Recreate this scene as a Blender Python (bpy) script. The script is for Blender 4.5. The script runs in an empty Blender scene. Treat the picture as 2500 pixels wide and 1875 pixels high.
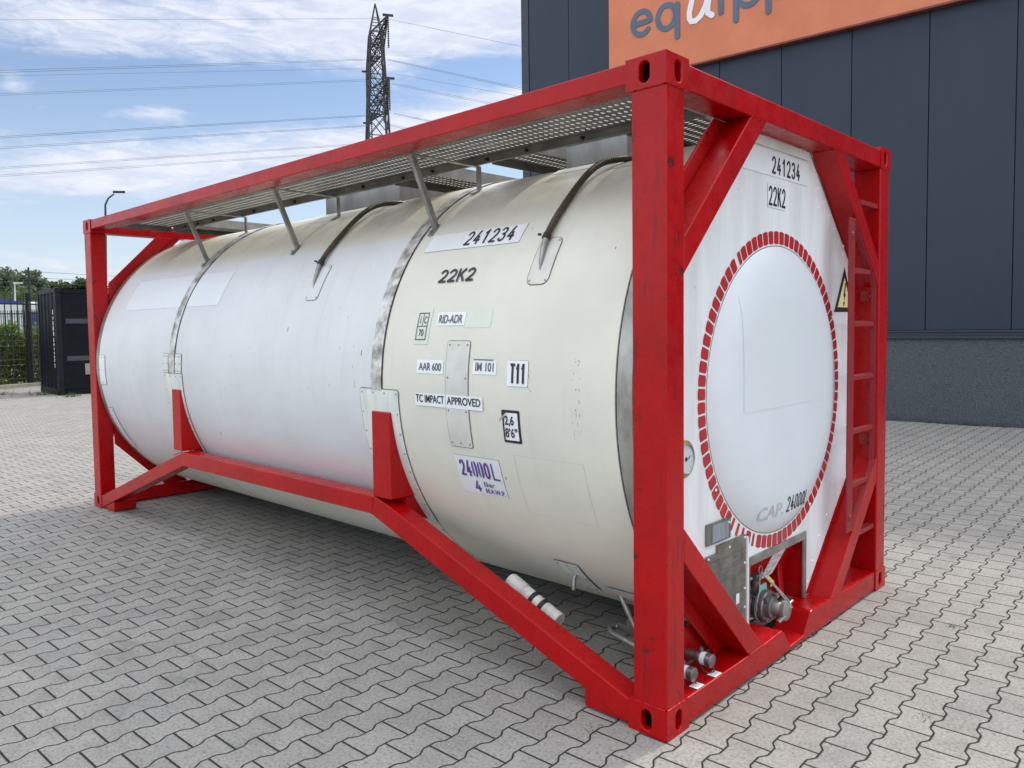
import bpy, bmesh, math, random
from mathutils import Vector, Matrix
random.seed(7)
SC = bpy.context.scene
COL = SC.collection
R = math.radians

# ------------------------------------------------------------------ camera
CAMP = Vector((1.5635, -2.5114, 1.5961))
YAW, PITCH, ROLL = 2.339924, -0.054453, -0.013482
FPX, CX, CY = 1907.15, 1250 - 32.975, 937.5 - 37.927      # focal length and principal point on a 2500 px wide frame
F_ = Vector((math.cos(PITCH)*math.cos(YAW), math.cos(PITCH)*math.sin(YAW), math.sin(PITCH)))
_r = Vector((math.sin(YAW), -math.cos(YAW), 0)); _u = _r.cross(F_)
R_ = _r*math.cos(ROLL) + _u*math.sin(ROLL); U_ = -_r*math.sin(ROLL) + _u*math.cos(ROLL)
cam = bpy.data.cameras.new('camera'); camo = bpy.data.objects.new('camera', cam); COL.objects.link(camo)
m = Matrix((R_, U_, -F_)).transposed().to_4x4(); m.translation = CAMP
camo.matrix_world = m
cam.sensor_fit = 'HORIZONTAL'; cam.sensor_width = 36; cam.lens = FPX/2500*36
cam.shift_x = 32.975/2500; cam.shift_y = -37.927/2500
cam.clip_start = 0.05; cam.clip_end = 3000
SC.camera = camo

def at(px, py, D):
    """world point seen at source pixel (px,py) at horizontal distance D from the camera"""
    d = F_ + R_*((px-CX)/FPX) - U_*((py-CY)/FPX)
    return CAMP + d*(D/math.hypot(d.x, d.y))

# ------------------------------------------------------------------ node helper
class NT:
    def __init__(s, tree): s.t = tree; s.n = tree.nodes; s.l = tree.links
    def new(s, kind, **kw):
        n = s.n.new(kind)
        for k, v in kw.items(): setattr(n, k, v)
        return n
    def set(s, sock, v):
        if isinstance(v, bpy.types.NodeSocket): s.l.new(v, sock)
        elif isinstance(v, (tuple, list)) and len(v) == 3 and sock.type == 'RGBA': sock.default_value = (*v, 1)
        else: sock.default_value = v
    def m(s, op, a, b=None, c=None, clamp=False):
        n = s.new('ShaderNodeMath', operation=op, use_clamp=clamp); s.set(n.inputs[0], a)
        if b is not None: s.set(n.inputs[1], b)
        if c is not None: s.set(n.inputs[2], c)
        return n.outputs[0]
    def mix(s, f, a, b, mode='MIX'):
        n = s.new('ShaderNodeMix', data_type='RGBA', blend_type=mode); s.set(n.inputs[0], f); s.set(n.inputs[6], a); s.set(n.inputs[7], b)
        return n.outputs[2]
    def noise(s, vec, scale, detail=3, rough=.5, dist=0):
        n = s.new('ShaderNodeTexNoise'); s.set(n.inputs['Vector'], vec); n.inputs['Scale'].default_value = scale
        n.inputs['Detail'].default_value = detail; n.inputs['Roughness'].default_value = rough; n.inputs['Distortion'].default_value = dist
        return n.outputs[0]
    def mapr(s, v, a, b, c=0, d=1, smooth=True):
        n = s.new('ShaderNodeMapRange'); n.interpolation_type = 'SMOOTHSTEP' if smooth else 'LINEAR'
        s.set(n.inputs[0], v); s.set(n.inputs[1], a); s.set(n.inputs[2], b); s.set(n.inputs[3], c); s.set(n.inputs[4], d)
        return n.outputs[0]
    def scale(s, vec, v):
        n = s.new('ShaderNodeVectorMath', operation='MULTIPLY'); s.set(n.inputs[0], vec); n.inputs[1].default_value = v
        return n.outputs[0]
    def sep(s, vec):
        n = s.new('ShaderNodeSeparateXYZ'); s.set(n.inputs[0], vec); return n.outputs
    def comb(s, x, y, z):
        n = s.new('ShaderNodeCombineXYZ'); s.set(n.inputs[0], x); s.set(n.inputs[1], y); s.set(n.inputs[2], z); return n.outputs[0]

# ------------------------------------------------------------------ world, sun, exposure
SUN_EL, SUN_AZ = R(51), R(5)              # azimuth measured from +Y towards +X
W = bpy.data.worlds.new('World'); SC.world = W; W.use_nodes = True
w = NT(W.node_tree); w.n.clear()
wo = w.new('ShaderNodeOutputWorld'); bg = w.new('ShaderNodeBackground'); w.l.new(bg.outputs[0], wo.inputs[0])
sky = w.new('ShaderNodeTexSky', sky_type='NISHITA'); sky.sun_disc = False; sky.sun_elevation = SUN_EL; sky.sun_rotation = SUN_AZ
sky.air_density = 1.0; sky.dust_density = .6; sky.ozone_density = 1.5
tc = w.new('ShaderNodeTexCoord'); dv = tc.outputs['Generated']
dx, dy, dz = w.sep(dv)[:3]
az = w.m('MULTIPLY', w.m('ARCTAN2', dx, dy), 57.2958)
el = w.m('MULTIPLY', w.m('ARCSINE', dz), 57.2958)
def blob(a0, e0, sa, se, slope, wt):
    da = w.m('SUBTRACT', az, a0)
    de = w.m('SUBTRACT', w.m('SUBTRACT', el, e0), w.m('MULTIPLY', da, slope))
    q = w.m('ADD', w.m('POWER', w.m('ABSOLUTE', w.m('DIVIDE', da, sa)), 2), w.m('POWER', w.m('ABSOLUTE', w.m('DIVIDE', de, se)), 2))
    return w.m('MULTIPLY', w.m('EXPONENT', w.m('MULTIPLY', q, -1)), wt)
guide = 0.0
for b_ in [(-48, 21.2, 13, 3.3, .04, .40), (-70, 19.3, 9, 2.6, .0, .26), (-66, 15.6, 14, 1.6, .03, -.30), (-44.5, 18.0, 4.5, 1.0, 0, -.26),
           (-53, 13.0, 14, 1.7, .17, .34), (-44, 15.0, 6, 1.6, .17, .24), (-71, 10.4, 6, 1.7, .1, .24), (-66.5, 14.2, 3.5, .55, .05, .30),
           (-66, 7.3, 8, 1.5, .05, -.26), (-75.1, 15.0, 1.6, .8, 0, .36), (-72, 4.6, 4, .8, 0, .15), (-62, 9.5, 5, .7, .05, .14)]:
    guide = w.m('ADD', guide, blob(*b_))
warp = w.noise(w.scale(dv, (1, 1, 2.2)), 5, 4, .6)
n1 = w.noise(w.scale(dv, (1, 1, 3.6)), 4.2, 9, .62, .35)
n2 = w.noise(w.scale(dv, (1, 1, 4.5)), 17, 6, .65, .6)
dens = w.m('ADD', w.m('ADD', w.m('MULTIPLY', n1, .62), w.m('MULTIPLY', n2, .38)), guide)
cm = w.m('MULTIPLY', w.mapr(dens, .45, .80, 0, 1), .96)
cm = w.m('MULTIPLY', cm, w.mapr(el, 0, 3, .5, 1))
hz = w.mapr(el, 0, 20, .60, .04)                                   # paler towards the horizon
SKYTINT = w.mix(1.0, sky.outputs[0], (1.02, 1.04, 1.02), 'MULTIPLY')
c0 = w.mix(hz, SKYTINT, (5.6, 6.3, 6.9))
cloudc = w.mix(w.mapr(n2, .35, .7), (5.5, 5.9, 6.5), (6.9, 7.1, 7.35))
c1 = w.mix(cm, c0, cloudc)
# brightness added to the unseen sky overhead and behind the camera, seen sky dimmed
side = w.mapr(w.m('ABSOLUTE', w.m('SUBTRACT', az, -58)), 34, 75)
high = w.mapr(el, 25, 42)
below = w.mapr(el, -2, 4)
c1 = w.mix(1.0, c1, (.56, .56, .60), 'MULTIPLY')
c2 = w.mix(w.m('MULTIPLY', side, below), c1, w.mix(.6, c0, (6.0, 6.2, 6.5)))
c3 = w.mix(high, c2, w.mix(w.mapr(n1, .3, .7, .6, 1), c0, (9.0, 9.2, 9.6)))
w.l.new(c3, bg.inputs[0]); bg.inputs[1].default_value = 0.12

sd = Vector((math.sin(SUN_AZ)*math.cos(SUN_EL), math.cos(SUN_AZ)*math.cos(SUN_EL), math.sin(SUN_EL)))
sl = bpy.data.lights.new('sun', 'SUN'); sl.energy = 1.25; sl.angle = R(4); sl.color = (1, .93, .84)
so = bpy.data.objects.new('sun', sl); COL.objects.link(so); so.rotation_euler = sd.to_track_quat('Z', 'Y').to_euler(); so.location = (0, 0, 30)
SC.view_settings.view_transform = 'Standard'; SC.view_settings.look = 'None'; SC.view_settings.gamma = 1; SC.view_settings.exposure = 1.0
SC.render.engine = 'CYCLES'

# ------------------------------------------------------------------ object helpers
ORG = {}
def tag(o, label=None, cat=None, group=None, kind=None):
    if label: o['label'] = label
    if cat: o['category'] = cat
    if group: o['group'] = group
    if kind: o['kind'] = kind
    return o
def thing(name, loc, label, cat, group=None):
    o = bpy.data.objects.new(name, None); COL.objects.link(o); o.location = loc; o.empty_display_size = .2
    ORG[o] = Vector(loc); return tag(o, label, cat, group)
def obj(name, verts, faces, mats, parent=None, smooth=False, bevel=0, label=None, mi=None, seg=2):
    """a mesh object; verts in world coordinates whatever the parent"""
    me = bpy.data.meshes.new(name); me.from_pydata([tuple(v) for v in verts], [], faces); me.update()
    if not isinstance(mats, (list, tuple)): mats = [mats]
    for q in mats: me.materials.append(q)
    if mi:
        for f, k in zip(me.polygons, mi): f.material_index = k
    b = bmesh.new(); b.from_mesh(me); bmesh.ops.recalc_face_normals(b, faces=b.faces) if smooth != 'keep' else None
    b.to_mesh(me); b.free()
    if smooth is True:
        for f in me.polygons: f.use_smooth = True
        me.set_sharp_from_angle(angle=R(40))
    o = bpy.data.objects.new(name, me); COL.objects.link(o)
    if parent is not None:
        o.parent = parent; o.location = -ORG[parent]; ORG[o] = Vector((0, 0, 0))
    else: ORG[o] = Vector((0, 0, 0))
    if bevel:
        md = o.modifiers.new('bevel', 'BEVEL'); md.width = bevel; md.segments = seg; md.limit_method = 'ANGLE'; md.angle_limit = R(35)
    if label: o['label'] = label
    return o
class G:
    """collects shapes into one mesh"""
    def __init__(s): s.v = []; s.f = []; s.k = []; s.cur = 0
    def add(s, v, f):
        b = len(s.v); s.v += [Vector(q) for q in v]; s.f += [tuple(i+b for i in q) for q in f]; s.k += [s.cur]*len(f); return s
    def box(s, x0, x1, y0, y1, z0, z1):
        v = [(x, y, z) for x in (x0, x1) for y in (y0, y1) for z in (z0, z1)]
        return s.add(v, [(0,1,3,2),(4,6,7,5),(0,4,5,1),(2,3,7,6),(0,2,6,4),(1,5,7,3)])
    def prism(s, pts, a, b, axis):
        """2D outline pts extruded between a and b along axis (the remaining two axes in xyz order)"""
        def mk(p, t):
            if axis == 'x': return (t, p[0], p[1])
            if axis == 'y': return (p[0], t, p[1])
            return (p[0], p[1], t)
        n = len(pts); v = [mk(p, a) for p in pts] + [mk(p, b) for p in pts]
        f = [tuple(range(n))[::-1], tuple(range(n, 2*n))] + [(i, (i+1) % n, (i+1) % n+n, i+n) for i in range(n)]
        return s.add(v, f)
    def tube(s, pts, r, n=8, cap=True):
        pts = [Vector(p) for p in pts]; rs = r if isinstance(r, (list, tuple)) else [r]*len(pts)
        V = []; prev = None
        for i, p in enumerate(pts):
            t = (pts[min(i+1, len(pts)-1)] - pts[max(i-1, 0)]).normalized()
            if prev is None:
                a = Vector((0, 0, 1)) if abs(t.z) < .9 else Vector((1, 0, 0))
            else: a = prev
            u = (a - t*a.dot(t)).normalized(); prev = u; vv = t.cross(u)
            V += [p + (u*math.cos(2*math.pi*k/n) + vv*math.sin(2*math.pi*k/n))*rs[i] for k in range(n)]
        f = [(i*n+k, i*n+(k+1) % n, (i+1)*n+(k+1) % n, (i+1)*n+k) for i in range(len(pts)-1) for k in range(n)]
        if cap: f += [tuple(range(n))[::-1], tuple(range((len(pts)-1)*n, len(pts)*n))]
        return s.add(V, f)
    def bar(s, a, b, w, h, up=(0, 0, 1)):
        a = Vector(a); b = Vector(b); t = (b-a).normalized(); u = Vector(up); u = (u - t*u.dot(t)).normalized(); q = t.cross(u)
        V = [p + q*(i*w/2) + u*(j*h/2) for p in (a, b) for i, j in ((-1,-1),(1,-1),(1,1),(-1,1))]
        return s.add(V, [(3,2,1,0),(4,5,6,7),(0,1,5,4),(1,2,6,5),(2,3,7,6),(3,0,4,7)])
    def disc(s, c, axis, r, h, n=16):
        c = Vector(c); return s.tube([c, c + Vector(axis)*h], r, n)
    def split(s, name, mats, parent=None, **kw):
        """one object for each connected piece"""
        par = list(range(len(s.v)))
        def find(a):
            while par[a] != a: par[a] = par[par[a]]; a = par[a]
            return a
        for f in s.f:
            r0 = find(f[0])
            for i in f[1:]: par[find(i)] = r0
        gr = {}
        for f, k in zip(s.f, s.k): gr.setdefault(find(f[0]), []).append((f, k))
        o = None
        for fs in gr.values():
            idx = {}; V = []; F = []; K = []
            for f, k in fs:
                for i in f:
                    if i not in idx: idx[i] = len(V); V.append(s.v[i])
                F.append(tuple(idx[i] for i in f)); K.append(k)
            o = obj(name, V, F, mats, parent, mi=K if isinstance(mats, (list, tuple)) else None, **kw)
        return o
    def out(s, name, mats, parent=None, **kw):
        return obj(name, s.v, s.f, mats, parent, mi=s.k if isinstance(mats, (list, tuple)) else None, **kw)

# ------------------------------------------------------------------ materials
def material(name):
    m = bpy.data.materials.new(name); m.use_nodes = True; t = NT(m.node_tree)
    b = t.n['Principled BSDF']; o = t.new('ShaderNodeTexCoord').outputs['Object']
    return m, t, b, o
def bump(t, b, h, strength, dist=.01):
    n = t.new('ShaderNodeBump'); n.inputs['Strength'].default_value = strength; n.inputs['Distance'].default_value = dist
    t.set(n.inputs['Height'], h); t.l.new(n.outputs[0], b.inputs['Normal'])
def simple(name, c, rough=.5, metal=0, var=.15, scale=8, bmp=0, bscale=60, stretch=(1, 1, 1), c2=None, coat=0, spec=.5):
    m, t, b, o = material(name)
    n = t.noise(t.scale(o, stretch), scale, 5, .6)
    c2 = c2 or tuple(x*(1-var) for x in c); c1 = tuple(min(1, x*(1+var*.5)) for x in c)
    t.set(b.inputs['Base Color'], t.mix(t.mapr(n, .3, .7), c1, c2))
    t.set(b.inputs['Roughness'], t.mapr(n, .3, .7, rough*.85, min(1, rough*1.15))); b.inputs['Metallic'].default_value = metal
    b.inputs['Coat Weight'].default_value = coat; b.inputs['Coat Roughness'].default_value = .15; b.inputs['Specular IOR Level'].default_value = spec
    if bmp: bump(t, b, t.noise(o, bscale, 4, .6), bmp, .005)
    return m

def red_paint(name, base=(.43, .0015, .003), wear=1.0, rough=.27):
    m, t, b, o = material(name)
    big = t.noise(o, 2.3, 4, .6); fine = t.noise(o, 55, 4, .6)
    streak = t.noise(t.scale(o, (26, 26, 2.2)), 1, 5, .65, .3)
    scr = t.noise(t.scale(o, (9, 9, 5)), 1, 9, .75, .8)
    c = t.mix(t.mapr(big, .3, .7), base, (base[0]*.80, base[1]*.9, base[2]*1.1))
    c = t.mix(t.m('MULTIPLY', t.mapr(streak, .61-.03*wear, .74-.03*wear), .35*wear), c, (.14, .012, .012))
    c = t.mix(t.m('MULTIPLY', t.mapr(scr, .655-.035*wear, .70-.035*wear), min(1, .75*wear)), c, (.09, .014, .012))
    t.set(b.inputs['Base Color'], c)
    t.set(b.inputs['Roughness'], t.mapr(t.noise(o, 11, 4, .6), .3, .7, rough*.8, rough*1.35))
    b.inputs['Specular IOR Level'].default_value = .30
    h = t.m('ADD', t.m('MULTIPLY', t.noise(o, 9, 2, .5), .45), t.m('MULTIPLY', fine, .10))
    bump(t, b, h, .22, .012)
    return m
M = {}
M['red'] = red_paint('red_frame_paint')
M['red_post'] = red_paint('red_post_paint', wear=2.0)
M['red_clean'] = red_paint('red_paint_fresh', wear=.3)
M['red_dull'] = red_paint('red_paint_dull', base=(.30, .022, .024), wear=.6, rough=.5)

def tank_paint():
    m, t, b, o = material('tank_cladding')
    x, y, z = t.sep(o)[:3]
    left = t.m('LESS_THAN', x, -1.80)
    up = t.m('LESS_THAN', z, t.m('ADD', 2.088, t.m('MULTIPLY', t.noise(o, 30, 3), .006)))
    low = t.m('GREATER_THAN', z, t.m('ADD', .40, t.m('MULTIPLY', t.noise(o, 1.5, 2), .14)))
    wm = t.m('MULTIPLY', left, t.m('MULTIPLY', up, low))
    big = t.noise(o, 1.3, 4, .6); mid = t.noise(o, 7, 6, .65)
    cream = t.mix(t.mapr(big, .3, .7), (.735, .725, .63), (.66, .65, .57))
    topd = t.mapr(z, 2.02, 2.42)
    cream = t.mix(t.m('MULTIPLY', topd, t.m('ADD', .60, t.m('MULTIPLY', left, .32))), cream, t.mix(t.mapr(mid, .35, .7), (.61, .57, .44), (.43, .385, .28)))
    white = t.mix(t.mapr(big, .3, .7), (.695, .71, .725), (.635, .645, .66))
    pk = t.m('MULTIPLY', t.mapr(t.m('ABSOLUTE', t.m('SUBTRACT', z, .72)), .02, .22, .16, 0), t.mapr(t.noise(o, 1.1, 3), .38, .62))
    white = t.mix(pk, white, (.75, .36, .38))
    c = t.mix(wm, cream, white)
    streak = t.noise(t.scale(o, (11, .8, .8)), 1, 8, .68, .5); blotm = t.noise(o, 1.7, 5, .6)
    c = t.mix(t.m('MULTIPLY', t.m('MULTIPLY', t.mapr(streak, .50, .78), t.mapr(blotm, .4, .6)), .34), c, (.44, .43, .37))
    blot = t.noise(t.scale(o, (3, 3, 3)), 1, 8, .7, .5)
    c = t.mix(t.m('MULTIPLY', t.mapr(blot, .62, .70), .16), c, (.50, .50, .46))
    vor = t.new('ShaderNodeTexVoronoi'); t.set(vor.inputs['Vector'], t.scale(o, (9, 5, 3.2))); vor.inputs['Scale'].default_value = 1
    sp = t.m('MULTIPLY', t.m('LESS_THAN', vor.outputs['Distance'], .035), t.m('GREATER_THAN', t.sep(vor.outputs['Color'])[0], .72))
    c = t.mix(t.m('MULTIPLY', sp, .8), c, (.06, .05, .05))
    t.set(b.inputs['Base Color'], c)
    t.set(b.inputs['Roughness'], t.mapr(mid, .3, .7, .40, .52)); b.inputs['Specular IOR Level'].default_value = .4
    h = t.m('ADD', t.m('MULTIPLY', t.noise(t.scale(o, (1, .8, .8)), 2.2, 3, .4), 1.0), t.m('MULTIPLY', t.noise(o, 40, 3), .03))
    bump(t, b, h, .45, .025)
    return m
M['tank'] = tank_paint()
M['end_white'] = simple('end_plate_white', (.83, .85, .87), .42, 0, .08, 2.2, .12, 9, (1, 3.5, .5), c2=(.70, .715, .71))
M['dome_white'] = simple('dome_white', (.72, .765, .80), .38, 0, .05, 2, .1, 5)
M['pale_patch'] = simple('unpainted_pale_rectangle', (.712, .756, .785), .38, 0, .03, 2)
M['pale_decal'] = simple('pale_film', (.73, .765, .79), .35, 0, .04, 2)
M['cream_grey'] = simple('cream_grey_plate', (.64, .64, .59), .45, 0, .12, 6, .1, 14)
M['cream_film'] = simple('cream_film', (.70, .72, .63), .42, 0, .05, 3)
M['decal'] = simple('decal_white', (.82, .84, .86), .4, 0, .06, 5)
M['saddle'] = simple('saddle_plate_white', (.72, .74, .70), .45, 0, .15, 6, .1, 20, (3, 1, .6))
M['black'] = simple('black_lettering', (.018, .019, .024), .5, 0, .3, 20)
M['grey_ink'] = simple('faded_grey_lettering', (.10, .11, .13), .5, 0, .3, 20)
M['ghost_ink'] = simple('ghost_lettering', (.54, .56, .57), .5, 0, .15, 20)
M['purple'] = simple('purple_lettering', (.12, .055, .30), .5, 0, .2, 14)
M['seal'] = simple('dark_sealant', (.13, .115, .09), .7, 0, .5, 12)
M['gap'] = simple('black_gap', (.012, .012, .014), .8, 0, .2, 10)
M['steel'] = simple('galvanised_steel', (.36, .36, .34), .45, .75, .35, 9, .2, 40)
M['walk'] = simple('walkway_aluminium', (.23, .225, .205), .55, .35, .3, 7, .15, 60)
M['lip'] = simple('bare_aluminium_lip', (.80, .80, .77), .5, .1, .1, 20)
M['boxsteel'] = simple('spill_box_steel', (.30, .305, .30), .5, .3, .3, 5, .2, 8, (1, 1, .3))
M['strap'] = simple('strap_stainless', (.66, .65, .61), .42, .45, .35, 5, .2, 8, (2.5, 2.5, 2.5), c2=(.20, .19, .17))
M['strapend'] = simple('end_band_metal', (.40, .40, .37), .42, .6, .3, 5, .3, 10, (2, 1, 1), c2=(.24, .23, .21))
M['hose'] = simple('brown_rubber_hose', (.075, .055, .038), .55, 0, .3, 20)
M['alu'] = simple('cast_aluminium', (.34, .34, .33), .42, .7, .25, 20, .2, 60)
M['valve'] = simple('valve_body', (.23, .22, .22), .42, .7, .35, 16, .2, 60)
M['teal'] = simple('teal_gasket', (.22, .52, .47), .5, 0, .15, 8)
M['rubber'] = simple('black_rubber', (.02, .02, .022), .6, 0, .2, 10)
M['dark'] = simple('dark_cavity', (.03, .012, .012), .8, 0, .3, 6)
M['yellow'] = simple('yellow_tag', (.80, .62, .03), .5, 0, .1, 6)
M['warn'] = simple('warning_yellow', (.84, .78, .36), .5, 0, .08, 6)
M['ringred'] = simple('reflective_red', (.50, .012, .018), .35, 0, .35, 30, 0, 1, c2=(.36, .02, .025))
M['plateg'] = simple('data_plate_metal', (.25, .24, .20), .45, .6, .25, 12, .1, 30)
M['plateb'] = simple('blue_grey_plate', (.33, .37, .42), .45, .4, .25, 8, .1, 10, (4, 4, .6))
M['tube'] = simple('white_plastic_tube', (.66, .65, .60), .5, 0, .3, 18)
M['glass'] = simple('dial_face', (.62, .66, .68), .15, 0, .05, 5)
M['sealy'] = simple('yellow_putty', (.42, .32, .10), .7, 0, .4, 40)

# ------------------------------------------------------------------ pavers
def pavers():
    m, t, b, o = material('concrete_pavers')
    mp = t.new('ShaderNodeMapping'); t.set(mp.inputs[0], o)
    ang = R(2.0)
    mp.inputs['Rotation'].default_value = (0, 0, -ang)
    X, Y, _ = t.sep(mp.outputs[0])[:3]
    ca, sa = math.cos(-ang), math.sin(-ang)
    # one straight joint runs from (.147,.407) to (.307,.407): its stone is centred on x=.227 and ends at y=.407
    ox = ca*.227 - sa*.407; oy = sa*.227 + ca*.407
    P, Ln, A = .14, .20, .0125
    x = t.m('ADD', t.m('SUBTRACT', X, ox), P/2 + 200*P); y = t.m('ADD', t.m('SUBTRACT', Y, oy), 400*Ln)
    tri = t.m('PINGPONG', y, Ln/2)                                      # 0 at ends, .1 in the middle
    T = t.mapr(tri, .030, .066, 1, -1, False)
    d = t.m('SUBTRACT', 1.0, t.m('MULTIPLY', t.m('DIVIDE', t.m('PINGPONG', x, P), P), 2.0))
    xw = t.m('ADD', x, t.m('MULTIPLY', t.m('MULTIPLY', d, T), A))
    cx = t.m('DIVIDE', xw, P); ci = t.m('FLOOR', cx); fx = t.m('FRACT', cx)
    odd = t.m('FLOORED_MODULO', ci, 2.0)
    yy = t.m('DIVIDE', t.m('ADD', y, t.m('MULTIPLY', odd, Ln/2)), Ln); ri = t.m('FLOOR', yy); fy = t.m('FRACT', yy)
    ex = t.m('MULTIPLY', t.m('MINIMUM', fx, t.m('SUBTRACT', 1.0, fx)), P)
    ey = t.m('MULTIPLY', t.m('MINIMUM', fy, t.m('SUBTRACT', 1.0, fy)), Ln)
    jn = t.noise(o, 60, 3)
    ed = t.m('ADD', t.m('MINIMUM', ex, ey), t.m('MULTIPLY', t.m('SUBTRACT', jn, .5), .0022))
    joint = t.mapr(ed, .0028, .0052, 1, 0)
    wn = t.new('ShaderNodeTexWhiteNoise', noise_dimensions='2D'); t.set(wn.inputs['Vector'], t.comb(ci, ri, 0))
    rnd = wn.outputs['Value']
    big = t.noise(o, .55, 4, .6); mid = t.noise(o, 4.5, 5, .65); sp = t.noise(o, 150, 2, .6); sp2 = t.noise(o, 75, 5, .75)
    c = t.mix(t.mapr(rnd, 0, 1, 0, 1, False), (.325, .312, .288), (.280, .271, .253))
    c = t.mix(t.m('MULTIPLY', t.mapr(mid, .4, .7), .5), c, (.185, .178, .165))
    c = t.mix(t.m('MULTIPLY', t.mapr(big, .45, .70), .35), c, (.37, .35, .315))
    c = t.mix(t.mapr(sp, .55, .68, 0, .85), c, (.54, .52, .48))
    c = t.mix(t.mapr(sp2, .50, .64, 0, .8), c, (.13, .127, .122))
    moss = t.mapr(t.noise(o, 2.2, 6, .7), .60, .72)
    c = t.mix(t.m('MULTIPLY', moss, t.mapr(ed, .003, .022, .55, 0)), c, (.10, .13, .055))
    stain = t.mapr(t.noise(t.scale(o, (.8, 1.4, 1)), 1.7, 7, .7, .4), .60, .70)
    c = t.mix(t.m('MULTIPLY', stain, .42), c, (.10, .098, .095))
    jc = t.mix(moss, (.032, .030, .025), (.05, .062, .025))
    c = t.mix(joint, c, jc)
    t.set(b.inputs['Base Color'], c); b.inputs['Roughness'].default_value = .9; b.inputs['Specular IOR Level'].default_value = .12
    h = t.m('ADD', t.mapr(ed, .0012, .008, -1, 0), t.m('ADD', t.m('MULTIPLY', sp2, .16), t.m('MULTIPLY', rnd, .10)))
    bump(t, b, h, .8, .006)
    return m
M['pavers'] = pavers()
M['soil'] = simple('dry_grass_ground', (.10, .12, .05), .9, 0, .4, 3, .5, 8, c2=(.16, .15, .08))
M['kerb'] = simple('concrete_kerb', (.30, .28, .24), .85, 0, .3, 6, .3, 30)
M['gravel'] = simple('dark_gravel', (.045, .048, .055), .9, 0, .6, 60, 1.0, 70, c2=(.014, .015, .018))

# ------------------------------------------------------------------ setting: ground
tag(obj('ground', [(-900, -900, -.16), (900, -900, -.16), (900, 900, -.16), (-900, 900, -.16)], [(0, 1, 2, 3)], M['soil']), kind='structure')
FA, FB = Vector((-23.72, 2.35, 0)), Vector((-24.90, 6.40, 0))      # kerb line on the left
fd = (FB-FA).normalized()
k0 = FA - fd*30; k1 = FA + fd*60
g = G(); g.add([(k0.x, k0.y, 0), (40, -40, 0), (40, 60, 0), (k1.x, k1.y, 0), (k0.x, k0.y, -.2), (40, -40, -.2), (40, 60, -.2), (k1.x, k1.y, -.2)],
               [(0, 1, 2, 3), (4, 7, 6, 5), (0, 4, 5, 1), (1, 5, 6, 2), (2, 6, 7, 3), (3, 7, 4, 0)])
tag(g.out('pavement', M['pavers']), kind='structure')
kn = Vector((fd.y, -fd.x, 0)) * -1                     # away from the yard
if kn.x > 0: kn = -kn
g = G(); a0 = k0 + kn*.003; a1 = k1 + kn*.003
g.bar(a0 + kn*.06 + Vector((0, 0, -.02)), a1 + kn*.06 + Vector((0, 0, -.02)), .12, .24)
tag(g.out('kerb', M['kerb'], bevel=.01), kind='structure')

# ------------------------------------------------------------------ building
WA = Vector((-2.671, 10.93, 0)); WU = Vector((.99749, .07075, 0)); WN = Vector((WU.y, -WU.x, 0))   # along the wall, outward normal
def wp(s, z, n=0): return WA + WU*s + WN*n + Vector((0, 0, z))
def wbox(g, s0, s1, z0, z1, n0, n1):
    v = [wp(s, z, n) for s in (s0, s1) for n in (n0, n1) for z in (z0, z1)]
    g.add(v, [(0,1,3,2),(4,6,7,5),(0,4,5,1),(2,3,7,6),(0,2,6,4),(1,5,7,3)]); return g
def wall_mat():
    m, t, b, o = material('blue_grey_cladding')
    x, y, z = t.sep(o)[:3]
    s = t.m('ADD', t.m('MULTIPLY', x, WU.x), t.m('MULTIPLY', y, WU.y))
    rib = t.m('PINGPONG', s, .0125)
    n = t.noise(t.scale(o, (1, 1, .3)), 1.2, 4)
    t.set(b.inputs['Base Color'], t.mix(t.mapr(n, .3, .7), (.026, .037, .062), (.022, .032, .054)))
    b.inputs['Roughness'].default_value = .42; b.inputs['Specular IOR Level'].default_value = .35
    bump(t, b, rib, .35, .25)
    return m
M['wall'] = wall_mat()
M['trim'] = simple('dark_trim', (.026, .036, .052), .45, 0, .1, 3)
M['plinth'] = simple('speckled_plinth_render', (.085, .098, .112), .9, 0, .4, 75, .5, 70, c2=(.040, .050, .060))
M['orange'] = simple('orange_sign_board', (.64, .195, .09), .5, 0, .08, 1.5)
M['orange_dark'] = simple('sign_edge', (.20, .045, .03), .6, 0, .1, 3)
M['bluegrey'] = simple('blue_grey_letter', (.085, .125, .19), .45, 0, .08, 3)
M['signwhite'] = simple('white_letter', (.80, .80, .84), .45, 0, .05, 3)
ROOF = 9.2
bld = thing('warehouse', wp(0, 0), 'large blue-grey metal clad warehouse with a speckled plinth, behind the tank container', 'building')
g = G(); wbox(g, -7.40, 14, 0, ROOF-.1, -24, -.06); g.out('core', M['trim'], bld)
seams = [-7.25, -6.21, -5.15, -4.05, -2.893, -1.766, -.617, .517, 1.655] + [1.655+1.14*k for k in range(1, 11)]
g = G()
for a, b_ in zip(seams[:-1], seams[1:]): wbox(g, a+.006, b_-.006, 1.44, ROOF-.12, -.058, 0)
g.out('wall_panels', M['wall'], bld, bevel=.004)
g = G(); wbox(g, -7.45, -7.256, 1.31, ROOF-.12, -.30, .012); g.out('corner_trim', M['trim'], bld, bevel=.004)
g = G(); wbox(g, -7.44, 13.9, 0, 1.30, -.05, -.004); g.out('plinth', M['plinth'], bld)
g = G(); wbox(g, -7.45, 13.9, 1.306, 1.345, -.05, .035); wbox(g, -7.45, 13.9, 1.349, 1.40, -.05, .012); wbox(g, -7.45, 13.9, 1.403, 1.434, -.05, .028)
g.out('base_flashing', M['trim'], bld, bevel=.003)
g = G(); wbox(g, -7.50, 14, ROOF-.11, ROOF, -24, .06); g.out('roof', M['trim'], bld)
g = G(); nb = 46
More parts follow.
